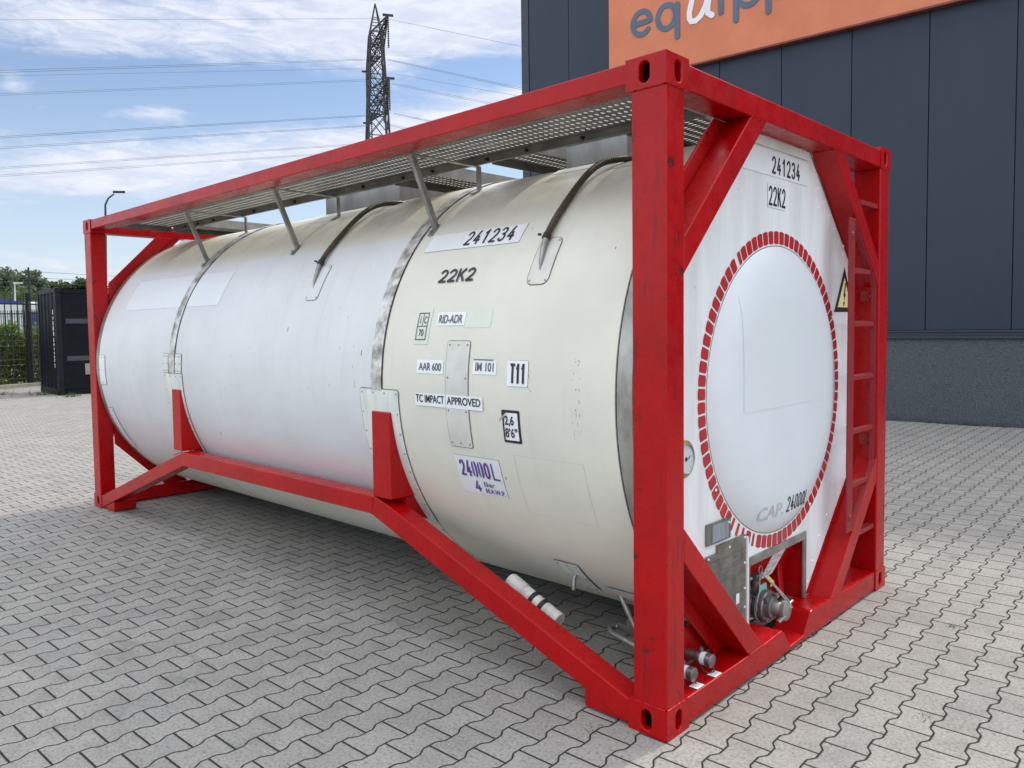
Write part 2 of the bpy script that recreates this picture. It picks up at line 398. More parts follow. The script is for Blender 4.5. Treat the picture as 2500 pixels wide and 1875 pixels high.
for j in range(nb):                                # gravel strip along the foot of the wall, uneven front edge
    s0 = -7.4 + j*21/nb; s1 = s0 + 21/nb
    e0 = .17 + .04*math.sin(j*2.1) + .03*math.sin(j*5.3); e1 = .17 + .04*math.sin((j+1)*2.1) + .03*math.sin((j+1)*5.3)
    g.add([wp(s0, .03, 0), wp(s1, .03, 0), wp(s1, .03, e1*.7), wp(s0, .03, e0*.7), wp(s1, .002, e1), wp(s0, .002, e0)], [(0, 1, 2, 3), (3, 2, 4, 5)])
for _ in range(900):
    s = random.uniform(-7.4, 13); n_ = random.uniform(.01, .22); r = random.uniform(.008, .02); c = wp(s, .02, n_)
    g.add([c+Vector((r,0,0)), c+Vector((0,r,.002)), c+Vector((-r,0,0)), c+Vector((0,-r,0)), c+Vector((0,0,r))], [(0,1,4),(1,2,4),(2,3,4),(3,0,4)])
tag(g.out('gravel_strip', M['gravel']), 'dark gravel along the foot of the warehouse plinth', 'gravel', kind='stuff')

sign = thing('sign', wp(-2, 6.36), 'large orange sign board with lowercase lettering high on the warehouse wall', 'sign')
g = G(); wbox(g, -5.15, 6.0, 6.365, 8.95, .02, .13); g.out('board', M['orange'], sign)
g = G(); wbox(g, -5.16, 6.01, 6.33, 6.362, .02, .145); g.out('bottom_rail', M['orange_dark'], sign)
def ribbon(g, pts, wd, n0, n1, closed=False, cap=True):
    P = [Vector((p[0], p[1])) for p in pts]; L = []; Rr = []
    N = len(P)
    for i in range(N):
        a = P[(i-1) % N] if (closed or i > 0) else P[i]; b = P[(i+1) % N] if (closed or i < N-1) else P[i]
        t = (b-a).normalized(); q = Vector((-t.y, t.x)); L.append(P[i]+q*wd/2); Rr.append(P[i]-q*wd/2)
    loop = None
    if closed:
        V = []; F = []
        for i in range(N): V += [wp(L[i].x, L[i].y, n1), wp(Rr[i].x, Rr[i].y, n1), wp(L[i].x, L[i].y, n0), wp(Rr[i].x, Rr[i].y, n0)]
        for i in range(N):
            j = (i+1) % N; F += [(4*i, 4*i+1, 4*j+1, 4*j), (4*i, 4*j, 4*j+2, 4*i+2), (4*i+1, 4*i+3, 4*j+3, 4*j+1)]
        g.add(V, F); return
    def capp(c, d):
        q = Vector((-d.y, d.x)); return [c + (q*math.cos(k*math.pi/8) + d*math.sin(k*math.pi/8))*wd/2 for k in range(1, 8)]
    d1 = (P[-1]-P[-2]).normalized(); d0 = (P[0]-P[1]).normalized()
    V = []; F = []
    out = []
    for i in range(N): V += [wp(L[i].x, L[i].y, n1), wp(Rr[i].x, Rr[i].y, n1), wp(L[i].x, L[i].y, n0), wp(Rr[i].x, Rr[i].y, n0)]
    for i in range(N-1):
        j = i+1; F += [(4*i, 4*i+1, 4*j+1, 4*j), (4*i, 4*j, 4*j+2, 4*i+2), (4*i+1, 4*i+3, 4*j+3, 4*j+1)]
    g.add(V, F)
    if cap:
        for (c, d, lp, rp) in ((P[-1], d1, L[-1], Rr[-1]), (P[0], d0, Rr[0], L[0])):
            arc = [lp] + capp(c, d) + [rp]; n = len(arc)
            V = [wp(p.x, p.y, n1) for p in arc] + [wp(p.x, p.y, n0) for p in arc]
            g.add(V, [tuple(range(n))] + [(i, i+n, i+1+n, i+1) for i in range(n-1)])
def ell(cx, cz, rx, rz, a0, a1, n=28): return [(cx+rx*math.cos(R(a0+(a1-a0)*k/n)), cz+rz*math.sin(R(a0+(a1-a0)*k/n))) for k in range(n+1)]
LW = .105
def letter(name, strokes, mat):
    g = G()
    for k, (pts, closed) in enumerate(strokes): ribbon(g, pts, LW, .131, .142 + .003*k, closed)
    g.out(name, mat, sign)
letter('letter', [(ell(-4.415, 7.365, .19, .215, 4, 318), False), ([(-4.56, 7.365), (-4.27, 7.375)], False)], M['bluegrey'])
letter('letter', [(ell(-3.885, 7.345, .185, .215, 0, 360, 32)[:-1], True), ([(-3.665, 7.52), (-3.665, 6.93)], False)], M['bluegrey'])
letter('letter', [([(-3.30, 7.80), (-3.36, 7.55), (-3.42, 7.30), (-3.42, 7.20), (-3.38, 7.13), (-3.30, 7.12), (-3.20, 7.18), (-3.10, 7.34), (-3.02, 7.62), (-2.97, 7.82)], False),
                  ([(-3.02, 7.6), (-3.06, 7.32), (-3.06, 7.2), (-2.98, 7.14)], False)], M['signwhite'])
letter('letter', [([(-2.81, 7.60), (-2.81, 7.145)], False)], M['bluegrey'])
letter('letter', [(ell(-2.30, 7.365, .20, .225, 0, 360, 32)[:-1], True), ([(-2.53, 7.55), (-2.53, 6.94)], False)], M['bluegrey'])
letter('letter', [(ell(-1.72, 7.365, .20, .225, 0, 360, 32)[:-1], True), ([(-1.95, 7.55), (-1.95, 6.94)], False)], M['bluegrey'])

# ================================================================== TANK CONTAINER
Lc, Wc, Hc = 6.058, 2.438, 2.591
YC, ZC, RR = 1.219, 1.287, 1.208
CT = thing('tank_container', (-3.029, 1.219, 0), 'white tank container in a red steel frame, standing on the paved yard', 'tank container')
def cyl(x, th, r=RR):
    a = R(th); return Vector((x, YC - r*math.cos(a), ZC + r*math.sin(a)))

# ---- corner castings
def casting(sx, sy, top):
    """sx 0 near end / 1 far end, sy 0 near side / 1 far side"""
    c, w_, e = .178, .162, .118
    g = G(); N = 24
    z0 = Hc - e if top else 0.0; z1 = Hc if top else e
    X = lambda u: -u if sx == 0 else -Lc + u          # u distance from the outer end face
    Y = lambda v: v if sy == 0 else Wc - v
    def face(side):
        # ring between the outer rectangle and a stadium shaped hole
        if side == 'y': wid, cu, cz, hw, hh = c, .095, (z0+z1)/2, .0235, .040
        elif side == 'x': wid, cu, cz, hw, hh = w_, .086, (z0+z1)/2, .0235, .040
        rect = []; hole = []
        for k in range(N):
            a = 2*math.pi*(k+.5)/N; dx_, dz_ = math.cos(a), math.sin(a)
            hx = hw*dx_; hz_ = (hh-hw)*(1 if dz_ > 0 else -1) + hw*dz_
            hole.append((cu+hx, cz+hz_))
            ax = ((wid-cu) if dx_ > 0 else cu)/max(abs(dx_), 1e-9); az_ = ((z1-cz) if dz_ > 0 else cz-z0)/max(abs(dz_), 1e-9)
            s_ = min(ax, az_); rect.append([cu+dx_*s_, cz+dz_*s_])
        # snap the four ring points nearest the corners onto the corners
        for cu_, cz_ in ((0, z0), (wid, z0), (wid, z1), (0, z1)):
            k = min(range(N), key=lambda q: (rect[q][0]-cu_)**2 + (rect[q][1]-cz_)**2); rect[k] = [cu_, cz_]
        def P3(u, z, dep): return Vector((X(u), Y(dep), z)) if side == 'y' else Vector((X(dep), Y(u), z))
        V = [P3(*p, 0) for p in rect] + [P3(*p, 0) for p in hole] + [P3(*p, .03) for p in hole]
        F = []
        for k in range(N):
            j = (k+1) % N; F += [(k, j, N+j, N+k), (N+k, N+j, 2*N+j, 2*N+k)]
        g.add(V, F)
        # dark chamber wall behind the slot
        g.cur = 1
        V = [P3(cu-.035, cz-.05, .075), P3(cu+.035, cz-.05, .075), P3(cu+.035, cz+.05, .075), P3(cu-.035, cz+.05, .075),
             P3(cu-.035, cz-.05, .03), P3(cu+.035, cz-.05, .03), P3(cu+.035, cz+.05, .03), P3(cu-.035, cz+.05, .03)]
        g.add(V, [(0, 1, 2, 3), (0, 4, 5, 1), (1, 5, 6, 2), (2, 6, 7, 3), (3, 7, 4, 0)]); g.cur = 0
    face('y'); face('x')
    P = lambda u, v, z: Vector((X(u), Y(v), z))
    g.add([P(0,0,z1), P(c,0,z1), P(c,w_,z1), P(0,w_,z1)], [(0,1,2,3)])
    g.add([P(0,0,z0), P(c,0,z0), P(c,w_,z0), P(0,w_,z0)], [(0,1,2,3)])
    g.add([P(c,0,z0), P(c,w_,z0), P(c,w_,z1), P(c,0,z1)], [(0,1,2,3)])
    g.add([P(0,w_,z0), P(c,w_,z0), P(c,w_,z1), P(0,w_,z1)], [(0,1,2,3)])
    bmv = g.out('corner_casting', [M['red'], M['dark']], CT)
    b = bmesh.new(); b.from_mesh(bmv.data); bmesh.ops.remove_doubles(b, verts=b.verts, dist=1e-5); bmesh.ops.recalc_face_normals(b, faces=b.faces); b.to_mesh(bmv.data); b.free()
    md = bmv.modifiers.new('bevel', 'BEVEL'); md.width = .005; md.segments = 2; md.limit_method = 'ANGLE'; md.angle_limit = R(60)
for sx in (0, 1):
    for sy in (0, 1):
        for top in (0, 1): casting(sx, sy, top)

def EX(u, sx): return -u if sx == 0 else -Lc + u
def FY(v, sy): return v if sy == 0 else Wc - v
def bx(g, x0, x1, y0, y1, z0, z1): g.box(min(x0, x1), max(x0, x1), min(y0, y1), max(y0, y1), z0, z1)
# ---- posts
for sx in (0, 1):
    for sy in (0, 1):
        g = G(); wid = .135 if (sy == 0) else .148
        bx(g, EX(.005, sx), EX(.156, sx), FY(.005, sy), FY(wid, sy), .1175, Hc-.1175)
        g.out('corner_post', M['red_post'], CT, bevel=.007, seg=3)
# ---- end frames: rails and diagonal braces
DI = .008
for sx in (0, 1):
    g = G(); bx(g, EX(DI-.003, sx), EX(.135, sx), .162, Wc-.162, 2.476, 2.574)
    g.out('top_end_rail', M['red'], CT, bevel=.005)
    g = G()
    if sx == 0:
        pts = [(.162, .012), (.162, .117), (.60, .119), (.90, .128), (1.02, .134), (1.045, .118), (1.112, .030), (1.272, .036), (1.352, .134), (1.372, .139), (1.58, .128), (2.276, .118), (2.276, .012)]
        g.prism(pts, EX(DI-.002, sx), EX(.165, sx), 'x')
    else: bx(g, EX(DI, sx), EX(.165, sx), .162, Wc-.162, .012, .13)
    g.out('bottom_end_rail', M['red_clean'], CT, bevel=.005)
    for sy in (0, 1):
        for top in (0, 1):
            # outer edge joins post at z 1.90, rail at y .655 ; inner edge: z 1.77 / y .815
            if top: q = [(.138, 1.925), (.685, 2.4755), (.832, 2.4755), (.138, 1.784)]
            else:   q = [(.138, .665), (.690, .1185 if True else 0), (.822, .1265), (.138, .800)]
            pts = [(FY(a, sy), z) for a, z in q]
            g = G(); g.prism(pts, EX(DI, sx), EX(.128, sx), 'x')
            # rear flange standing out towards the corner
            if top: q = [(.150, 2.03), (.59, 2.4755), (.75, 2.4755), (.150, 1.87)]
            else:   q = [(.150, .565), (.60, .1185), (.755, .1185), (.150, .72)]
            g.prism([(FY(a, sy), z) for a, z in q], EX(.1285, sx), EX(.142, sx), 'x')
            g.out('diagonal_brace', M['red'] if top else M['red_clean'], CT, bevel=.004)
# ---- weld beads and paint runs where the members meet
def weld(a, b_, r=.0042):
    a = Vector(a); b_ = Vector(b_); n = max(4, int((b_-a).length/.007)); pts = []; rs = []
    for k in range(n+1):
        pts.append(a.lerp(b_, k/n) + Vector([random.gauss(0, .0007) for _ in range(3)])); rs.append(r*random.uniform(.7, 1.25))
    g = G(); g.tube(pts, rs, 6); g.out('weld_bead', M['red_clean'], CT, smooth=True)
for sx in (0, 1):
    for z in (.1185, Hc-.1185):
        weld((EX(.012, sx), .0055, z), (EX(.150, sx), .0055, z))
        for ya, yb in ((.012, .130), (Wc-.143, Wc-.012)): weld((EX(.0055, sx), ya, z), (EX(.0055, sx), yb, z))
weld((-.007, .163, .020), (-.007, .163, .112)); weld((-.007, .163, 2.482), (-.007, .163, 2.570)); weld((-.1785, .007, 2.508), (-.1785, .007, 2.578)); weld((-.1788, .0045, .022), (-.1788, .0045, .108))
weld((-.009, .690, .120), (-.009, .822, .1265)); weld((-.010, .690, 2.4758), (-.010, .830, 2.4758)); weld((-.010, 1.608, 2.4758), (-.010, 1.750, 2.4758)); weld((-.010, 1.616, .1265), (-.010, 1.748, .1195))
weld((-.012, .137, .67), (-.012, .137, .795)); weld((-.012, .137, 1.79), (-.012, .137, 1.92)); weld((-.02, .75, 2.4758), (-.13, .75, 2.4758))
weld((-1.668, .0045, .645), (-1.822, .0045, .690)); weld((-4.178, .0045, .686), (-4.318, .0045, .650)); weld((-1.846, .0045, .590), (-1.818, .0045, .688), .003)
weld((-.215, .0105, .018), (-.40, .0105, .086), .003)
# ---- side rails on top, lower side beams, saddle legs
for sy in (0, 1):
    g = G(); bx(g, -.178, -Lc+.178, FY(.006, sy), FY(.130, sy), 2.503, 2.583)
    g.out('top_side_rail', M['red'], CT, bevel=.005)
    g = G()
    pts = [(-.1785, .0175), (-.1785, .113), (-1.668, .647), (-1.818, .690), (-4.165, .686), (-5.8795, .113), (-5.8795, .006), (-5.614, .098), (-4.168, .580), (-1.846, .590), (-.401, .087), (-.21, .018)]
    bx_ = [(x, z) for x, z in pts]
    g.prism(bx_, FY(.004, sy), FY(.112, sy), 'y')
    g.out('side_beam', M['red_clean'], CT, bevel=.005)
    for x0, x1 in ((-.1785, -.401), (-5.8795, -5.603)):
        g = G()
        z1 = .085 if x1 > -1 else .096
        s_ = 1 if x1 < x0 else -1
        g.prism([(x0, .012), (x1, .012), (x1, z1), (x0 + (x1-x0)*.12, .016)], FY(.010, sy), FY(.20, sy), 'y')
        g.out('foot_plate', M['red_clean'], CT, bevel=.004)
    for xa, xb in ((-1.822, -1.665), (-4.318, -4.178)):
        g = G()
        v = [(FY(.003, sy), .6905), (FY(.003, sy), 1.152), (FY(.30, sy), 1.152), (FY(.30, sy), .6905)]
        g.prism(v, xa, xb, 'x')
        g.out('saddle_leg', M['red_clean'], CT, bevel=.006)
        g = G(); g.prism([(FY(.113, sy), .60), (FY(.113, sy), .686), (FY(.42, sy), .686), (FY(.42, sy), .48)], xa+.01, xb-.01, 'x')
        g.out('saddle_gusset', M['red_clean'], CT)

# ---- tank shell
N = 128
def arcband(x0, x1, r, t0=0, t1=360, n=N, closed=True):
    V = []; F = []
    for k in range(n + (0 if closed else 1)):
        th = t0 + (t1-t0)*k/n; V += [cyl(x0, th, r), cyl(x1, th, r)]
    for k in range(n):
        j = (k+1) % n if closed else k+1; F.append((2*k, 2*j, 2*j+1, 2*k+1))
    return V, F
g = G(); xs = [-.238, -1.2, -2.2, -3.2, -4.2, -5.2, -5.826]
for a, b_ in zip(xs[:-1], xs[1:]): g.add(*arcband(a, b_, RR))
shell = g.out('tank_shell', M['tank'], CT, smooth=True)
g = G(); g.add(*arcband(-.238, -.2405, RR+.0022)); g.add(*arcband(-.226, -.2385, RR-.003)); g.add(*arcband(-5.826, -5.834, RR-.004)); g.split('shell_gap', M['gap'], CT, smooth=True)
for x0, x1 in ((-.233, -.163), (-5.832, -5.897)):
    g = G(); g.add(*arcband(x0, x1, RR+.001))
    s_ = 1 if x1 > -1 else -1
    c0 = (x1, YC, ZC); V = [cyl(x1, 360*k/N, RR+.001) for k in range(N)] + [cyl(x1 + .03*s_, 360*k/N, RR-.08) for k in range(N)]
    V = [cyl(x1, 360*k/N, RR+.001) for k in range(N)] + [cyl(x1-.004*s_, 360*k/N, .80) for k in range(N)]
    F = [(k, (k+1) % N, (k+1) % N+N, k+N) for k in range(N) if not (abs(V[k].y-1.219) < .58 and V[k].z < 1)]
    g.out('end_band', M['strapend'], CT, smooth=True)
    g = G(); g.add(V, F); g.out('end_ring', M['end_white'], CT)
# ---- straps
for x0, x1 in ((-1.735, -1.822), (-4.268, -4.362)):
    g = G(); g.add(*arcband(x0, x1, RR+.007, -1, 181, 90, False)); g.add(*arcband(x0, x0, RR, -1, 181, 90, False))
    for xx in (x0, x1):
        V = []; F = []
        for k in range(91):
            th = -1 + 182*k/90; V += [cyl(xx, th, RR+.007), cyl(xx, th, RR-.002)]
        F = [(2*k, 2*k+2, 2*k+3, 2*k+1) for k in range(90)]; g.add(V, F)
    st = g.out('strap_band', M['strap'], CT, smooth=True)
    g = G(); g.add(*arcband(x0+.008, x0-.0005, RR+.003, -1, 181, 90, False)); g.add(*arcband(x1+.0005, x1-.004, RR+.003, -1, 181, 90, False)); g.split('gap', M['gap'], st)

# ---- patches on the shell
def patch(name, x0, x1, t0, t1, mat, off=.003, rad=0, outline=0, rivets=0, parent=CT, olmat=None, label=None, rmat=None):
    """rectangle on the shell between x0<x1 and angles t0<t1 with rounded corners, dark outline and rivets, one mesh"""
    g = G()
    def sheet(x0, x1, t0, t1, off, rad):
        hh = R(t1-t0)*RR; n = max(4, int((t1-t0)/1.5)); ts = [k/n for k in range(n+1)]
        if rad: ts = sorted(set(ts + [rad/hh*(1-math.cos(R(q)))for q in (15, 30, 45, 60, 75, 90)] + [1-rad/hh*(1-math.cos(R(q))) for q in (15, 30, 45, 60, 75, 90)]))
        V = []; F = []
        for s_ in ts:
            d = min(s_, 1-s_)*hh; ins = 0
            if rad and d < rad: ins = rad - math.sqrt(max(0, rad*rad - (rad-d)**2))
            th = t0 + (t1-t0)*s_; V += [cyl(x0+ins, th, RR+off), cyl(x1-ins, th, RR+off)]
        F = [(2*k, 2*k+1, 2*k+3, 2*k+2) for k in range(len(ts)-1)]
        g.add(V, F)
    g.cur = 0; sheet(x0, x1, t0, t1, off, rad)
    if outline:
        g.cur = 1; dt = math.degrees(outline/RR); sheet(x0-outline, x1+outline, t0-dt, t1+dt, off-.0013, rad+outline if rad else 0)
    if rivets:
        g.cur = 2; mt = math.degrees(.018/RR); hh = R(t1-t0)*RR
        nr = max(1, int(hh/rivets)); pts = [(x, t0+mt+(t1-t0-2*mt)*k/nr) for k in range(nr+1) for x in (x0+.016, x1-.016)]
        nx = int((x1-x0)/rivets); pts += [(x0+.016+(x1-x0-.032)*k/(nx+1), t) for k in range(1, nx+1) for t in (t0+mt, t1-mt)]
        for x, th in pts:
            c = cyl(x, th, RR+off); nrm = (cyl(x, th, RR+1)-cyl(x, th, RR)).normalized()
            g.tube([c, c+nrm*.0025, c+nrm*.004], [.0055, .0045, .0015], 8)
    return g.out(name, [mat, olmat or M['seal'], rmat or M['steel']], parent, label=label)
# film and paint areas
patch('pale_film', -5.45, -3.74, 23.6, 37.4, M['pale_decal'], .0016)
patch('access_panel', -1.233, -1.078, -12.75, 11.4, M['cream_grey'], .004, .012, .003, .14)
patch('drain_plate', -.80, -.675, 24.0, 35.6, M['cream_grey'], .003, .035, .004, .3)
patch('drain_plate', -2.612, -2.480, 23.4, 35.0, M['tank'], .003, .03, .003, .3)
for x0, x1 in ((-1.922, -1.598), (-4.452, -4.142)):
    patch('saddle_plate', x0, x1, -38, -.8, M['saddle'], .005, .012, .004, .11)
patch('strap_plate', -4.466, -4.376, -.6, 6.2, M['saddle'], .005, .006, .003, .07)
patch('strap_plate', -4.255, -4.150, -.6, 6.2, M['saddle'], .005, .006, .003, .07)
patch('side_plate', -5.82, -5.685, -7.5, 4.6, M['decal'], .004, .01, .003, .1)
patch('side_plate', -5.82, -5.705, -38, -17.9, M['pale_decal'], .004, .01, .0025, .15)
patch('lower_plate', -.826, -.684, -54.0, -42.2, M['saddle'], .006, .004, .003, .1)
patch('lower_plate', -.60, -.26, -66, -50, M['tank'], .004, .004, .003, .2)
for x in (-1.60, -4.14, -1.98, -4.55):
    g = G(); g.add(*arcband(x, x-.0035, RR+.0015, -88, -38, 40, False))
    for k in range(7):
        th = -42 - 7*k; c = cyl(x-.02, th, RR); nrm = (cyl(x, th, RR+1)-cyl(x, th, RR)).normalized(); g.tube([c, c+nrm*.003], [.006, .003], 8)
    g.out('cladding_seam', M['seal'], CT)
for sgn in (0,):                                                     # outline of a removed placard
    g = G()
    for (xa, xb, ta, tb) in ((-.815, -.42, -13.0, -13.12), (-.815, -.43, -27.3, -27.4)): g.add([cyl(xa, ta), cyl(xb, ta), cyl(xb, tb), cyl(xa, tb)], [(0, 1, 2, 3)])
    for (xa, ta, tb) in ((-.82, -27.3, -13), (-.425, -27.4, -13)):
        V = []; n = 10
        for k in range(n+1):
            th = ta+(tb-ta)*k/n; V += [cyl(xa, th, RR+.0012), cyl(xa+.0018, th, RR+.0012)]
        g.add(V, [(2*k, 2*k+1, 2*k+3, 2*k+2) for k in range(n)])
    for q in g.v: pass
    g.split('placard_outline', simple('faint_outline', (.62, .615, .54), .5), CT)
# fine scratches near the post
g = G()
for _ in range(60):
    x = random.choice((-.70, -.455, -.43, -.425)) + random.gauss(0, .006); t = random.uniform(-9, 8)
    if x < -.6: t = random.uniform(1, 6)
    dt = random.uniform(.1, .5)
    g.add([cyl(x, t, RR+.0012), cyl(x+random.uniform(.001, .003), t, RR+.0012), cyl(x+.001, t+dt, RR+.0012)], [(0, 1, 2)])
for _ in range(26):
    x = random.uniform(-3.6, -1.95); t = random.uniform(-5, 33); l = random.uniform(.004, .02)
    g.add([cyl(x, t, RR+.0012), cyl(x+.003, t, RR+.0012), cyl(x+l*.5, t+math.degrees(l), RR+.0012)], [(0, 1, 2)])
sc0 = g.out('scratches', M['black'], CT); sc0['kind'] = 'stuff'
g = G()
for x, t in ((-1.93, 7.6), (-3.72, -21.5), (-2.72, 14.0)):
    g.add([cyl(x, t, RR+.0012), cyl(x+.006, t, RR+.0012), cyl(x+.007, t+1.2, RR+.0012), cyl(x+.001, t+1.3, RR+.0012)], [(0, 1, 2, 3)])
g.split('red_mark', M['ringred'], CT)

# ---- text
def text_geo(s, bold=0.0, shear=0.0, spacing=1.0, lines=1.0):
    c = bpy.data.curves.new('t', 'FONT'); c.body = s; c.size = 1; c.offset = bold; c.shear = shear; c.space_character = spacing; c.space_line = lines; c.resolution_u = 4
    o = bpy.data.objects.new('t', c); COL.objects.link(o); bpy.context.view_layer.update()
    me = bpy.data.meshes.new_from_object(o); bpy.data.objects.remove(o)
    b = bmesh.new(); b.from_mesh(me)
    x0 = min(v.co.x for v in b.verts); x1 = max(v.co.x for v in b.verts); y0 = min(v.co.y for v in b.verts); y1 = max(v.co.y for v in b.verts)
    for v in b.verts: v.co = Vector(((v.co.x-x0)/(x1-x0), (v.co.y-y0)/(y1-y0), 0))
    for k in range(1, 8):
        bmesh.ops.bisect_plane(b, geom=b.verts[:]+b.edges[:]+b.faces[:], plane_co=(0, k/8, 0), plane_no=(0, 1, 0))
    for k in range(1, 4):
        bmesh.ops.bisect_plane(b, geom=b.verts[:]+b.edges[:]+b.faces[:], plane_co=(k/4, 0, 0), plane_no=(1, 0, 0))
    b.verts.ensure_lookup_table(); b.verts.index_update()
    V = [v.co.copy() for v in b.verts]; F = [[v.index for v in f.verts] for f in b.faces]
    b.free(); bpy.data.meshes.remove(me); return V, F
def ctext(s, x0, x1, t0, t1, mat, off=.0045, parent=CT, name='lettering', **kw):
    V, F = text_geo(s, **kw); return obj(name, [cyl(x0+(x1-x0)*v.x, t0+(t1-t0)*v.y, RR+off) for v in V], F, mat, parent)
def ptext(s, y0, y1, z0, z1, x, mat, parent=CT, name='lettering', fn=None, **kw):
    V, F = text_geo(s, **kw)
    if fn: P = [fn(y0+(y1-y0)*v.x, z0+(z1-z0)*v.y) for v in V]
    else: P = [(x, y0+(y1-y0)*v.x, z0+(z1-z0)*v.y) for v in V]
    return obj(name, P, F, mat, parent)
def arc(cx, cy, rx, ry, a0, a1, n=12): return [(cx+rx*math.cos(R(a0+(a1-a0)*k/n)), cy+ry*math.sin(R(a0+(a1-a0)*k/n))) for k in range(n+1)]
GL = {'2': [arc(.5, .74, .5, .26, 165, -25)+[(.80, .46), (.35, .20), (0, .02)], [(0, 0), (1, 0)]],
      '4': [[(.60, 1), (.02, .29)], [(0, .27), (1, .27)], [(.72, .55), (.72, 0)]],
      '1': [[(.22, .80), (.58, 1)], [(.60, 1), (.60, 0)]],
      '3': [arc(.48, .76, .48, .24, 155, -90), arc(.48, .27, .52, .27, 90, -155)],
      '0': [arc(.5, .72, .5, .28, 0, 180)+arc(.5, .28, .5, .28, 180, 360)],
      'K': [[(0, 0), (0, 1)], [(.05, .40), (.95, 1)], [(.36, .60), (1, 0)]], 'L': [[(0, 0), (0, 1)], [(0, 0), (1, 0)]], 'T': [[(.5, 0), (.5, .94)], [(-.1, 1), (1.1, 1)]]}
def stencil(s_, x0, x1, y0, y1, sw, mat, fn, parent, gap=.30, name='lettering', stretch=1.0):
    """condensed stroke lettering; fn(x, y, lift) maps the flat box onto its surface, stretch = metres per unit of y"""
    n = len(s_); H = (y1-y0)*stretch; cw = (x1-x0)/(n + gap*(n-1)); g = G()
    for i, ch in enumerate(s_):
        ox = x0 + i*cw*(1+gap)
        for q, st_ in enumerate(GL[ch]):
            closed = ch == '0'; P = [Vector((ox+sw/2+p[0]*(cw-sw), (sw/2+p[1]*(H-sw)))) for p in st_]
            D = []
            for a, b_ in zip(P, P[1:]+([P[0]] if closed else [])):
                k = max(1, int((b_-a).length/.012)); D += [a.lerp(b_, j/k) for j in range(k)]
            if not closed:
                D.append(P[-1]); t0_ = (D[0]-D[1]).normalized(); t1_ = (D[-1]-D[-2]).normalized(); D[0] = D[0]+t0_*sw*.45; D[-1] = D[-1]+t1_*sw*.45
            V = []; m_ = len(D)
            for j in range(m_):
                a = D[(j-1) % m_] if closed else D[max(j-1, 0)]; b_ = D[(j+1) % m_] if closed else D[min(j+1, m_-1)]
                t_ = (b_-a).normalized(); nn = Vector((-t_.y, t_.x))*sw/2
                for e in (D[j]+nn, D[j]-nn): V.append(fn(e.x, y0+e.y/stretch, .0003*q))
            g.add(V, [(2*j, 2*((j+1) % m_), 2*((j+1) % m_)+1, 2*j+1) for j in range(m_ if closed else m_-1)])
    return g.out(name, mat, parent)
DEG = math.pi/180*RR
cf = lambda x, t, l: cyl(x, t, RR+.0045+l)
d = patch('number_decal', -1.636, -.952, 35.6, 41.3, M['decal'], .002, 0, .0012, label='white strip with black number 241234')
stencil('241234', -1.345, -1.005, 36.4, 40.9, .0115, M['black'], cf, d, stretch=DEG)
SZ = 1
stencil('22K2', -1.412, -1.160, 25.9, 29.5, .0125, M['black'], cf, CT, gap=.2, name='size_code', stretch=DEG)
d = patch('approval_decal', -1.497, -1.385, 10.6, 19.6, M['cream_film'], .002)
g = G()
def cstroke(g, x0, x1, t0, t1, off=.004):
    n = max(1, int(abs(t1-t0)/1.5)); V = []
    for k in range(n+1):
        th = t0+(t1-t0)*k/n; V += [cyl(x0, th, RR+off), cyl(x1, th, RR+off)]
    g.add(V, [(2*k, 2*k+1, 2*k+3, 2*k+2) for k in range(n)])
cstroke(g, -1.483, -1.405, 18.05, 18.3); cstroke(g, -1.483, -1.405, 11.6, 11.85); cstroke(g, -1.483, -1.405, 14.85, 15.05)
cstroke(g, -1.483, -1.478, 11.86, 18.04, .0043); cstroke(g, -1.410, -1.405, 11.86, 18.04, .0043); cstroke(g, -1.447, -1.443, 15.06, 18.04, .0043)
g.out('frame_lines', M['grey_ink'], d)
ctext('i', -1.466, -1.461, 15.6, 17.4, M['grey_ink'], parent=d, bold=.01); ctext('C', -1.437, -1.416, 15.6, 17.4, M['grey_ink'], parent=d, bold=.01)
ctext('70', -1.462, -1.426, 12.5, 14.2, M['grey_ink'], parent=d, bold=.01)
patch('cream_patch', -1.137, -.965, 14.5, 18.5, M['cream_film'], .0012)
d = patch('approval_decal', -1.341, -1.139, 15.05, 18.25, M['decal'], .002, label='white decal reading RID-ADR')
ctext('RID-ADR', -1.325, -1.158, 15.6, 17.6, M['grey_ink'], parent=d, bold=.012)
d = patch('approval_decal', -1.451, -1.253, 3.75, 6.95, M['decal'], .002, label='white decal reading AAR 600')
ctext('AAR 600', -1.434, -1.268, 4.45, 6.3, M['grey_ink'], parent=d, bold=.012)
d = patch('approval_decal', -1.050, -.895, 4.15, 7.3, M['decal'], .002, label='white decal reading IM 101')
ctext('IM 101', -1.030, -.912, 4.8, 6.75, M['grey_ink'], parent=d, bold=.012)
g = G(); cstroke(g, -1.045, -.915, 7.2, 7.42, .0048); g.out('curled_edge', M['seal'], d)
d = patch('tank_code_decal', -.829, -.703, 1.92, 7.37, M['decal'], .002, .008, .0012, label='white decal with large black T11')
stencil('T11', -.806, -.718, 2.55, 6.75, .0125, M['black'], cf, d, gap=.22, stretch=DEG)
d = patch('impact_decal', -1.462, -1.234, -3.87, -.84, M['decal'], .0052, label='left half of white strip, reading TC IMPACT')
ctext('TC IMPACT', -1.452, -1.242, -3.05, -1.2, M['black'], .0075, parent=d, bold=.014)
d = patch('impact_decal', -1.231, -.980, -3.87, -.84, M['decal'], .0055, label='right half of white strip, reading APPROVED')
ctext('APPROVED', -1.222, -.992, -3.05, -1.25, M['black'], .0078, parent=d, bold=.014)
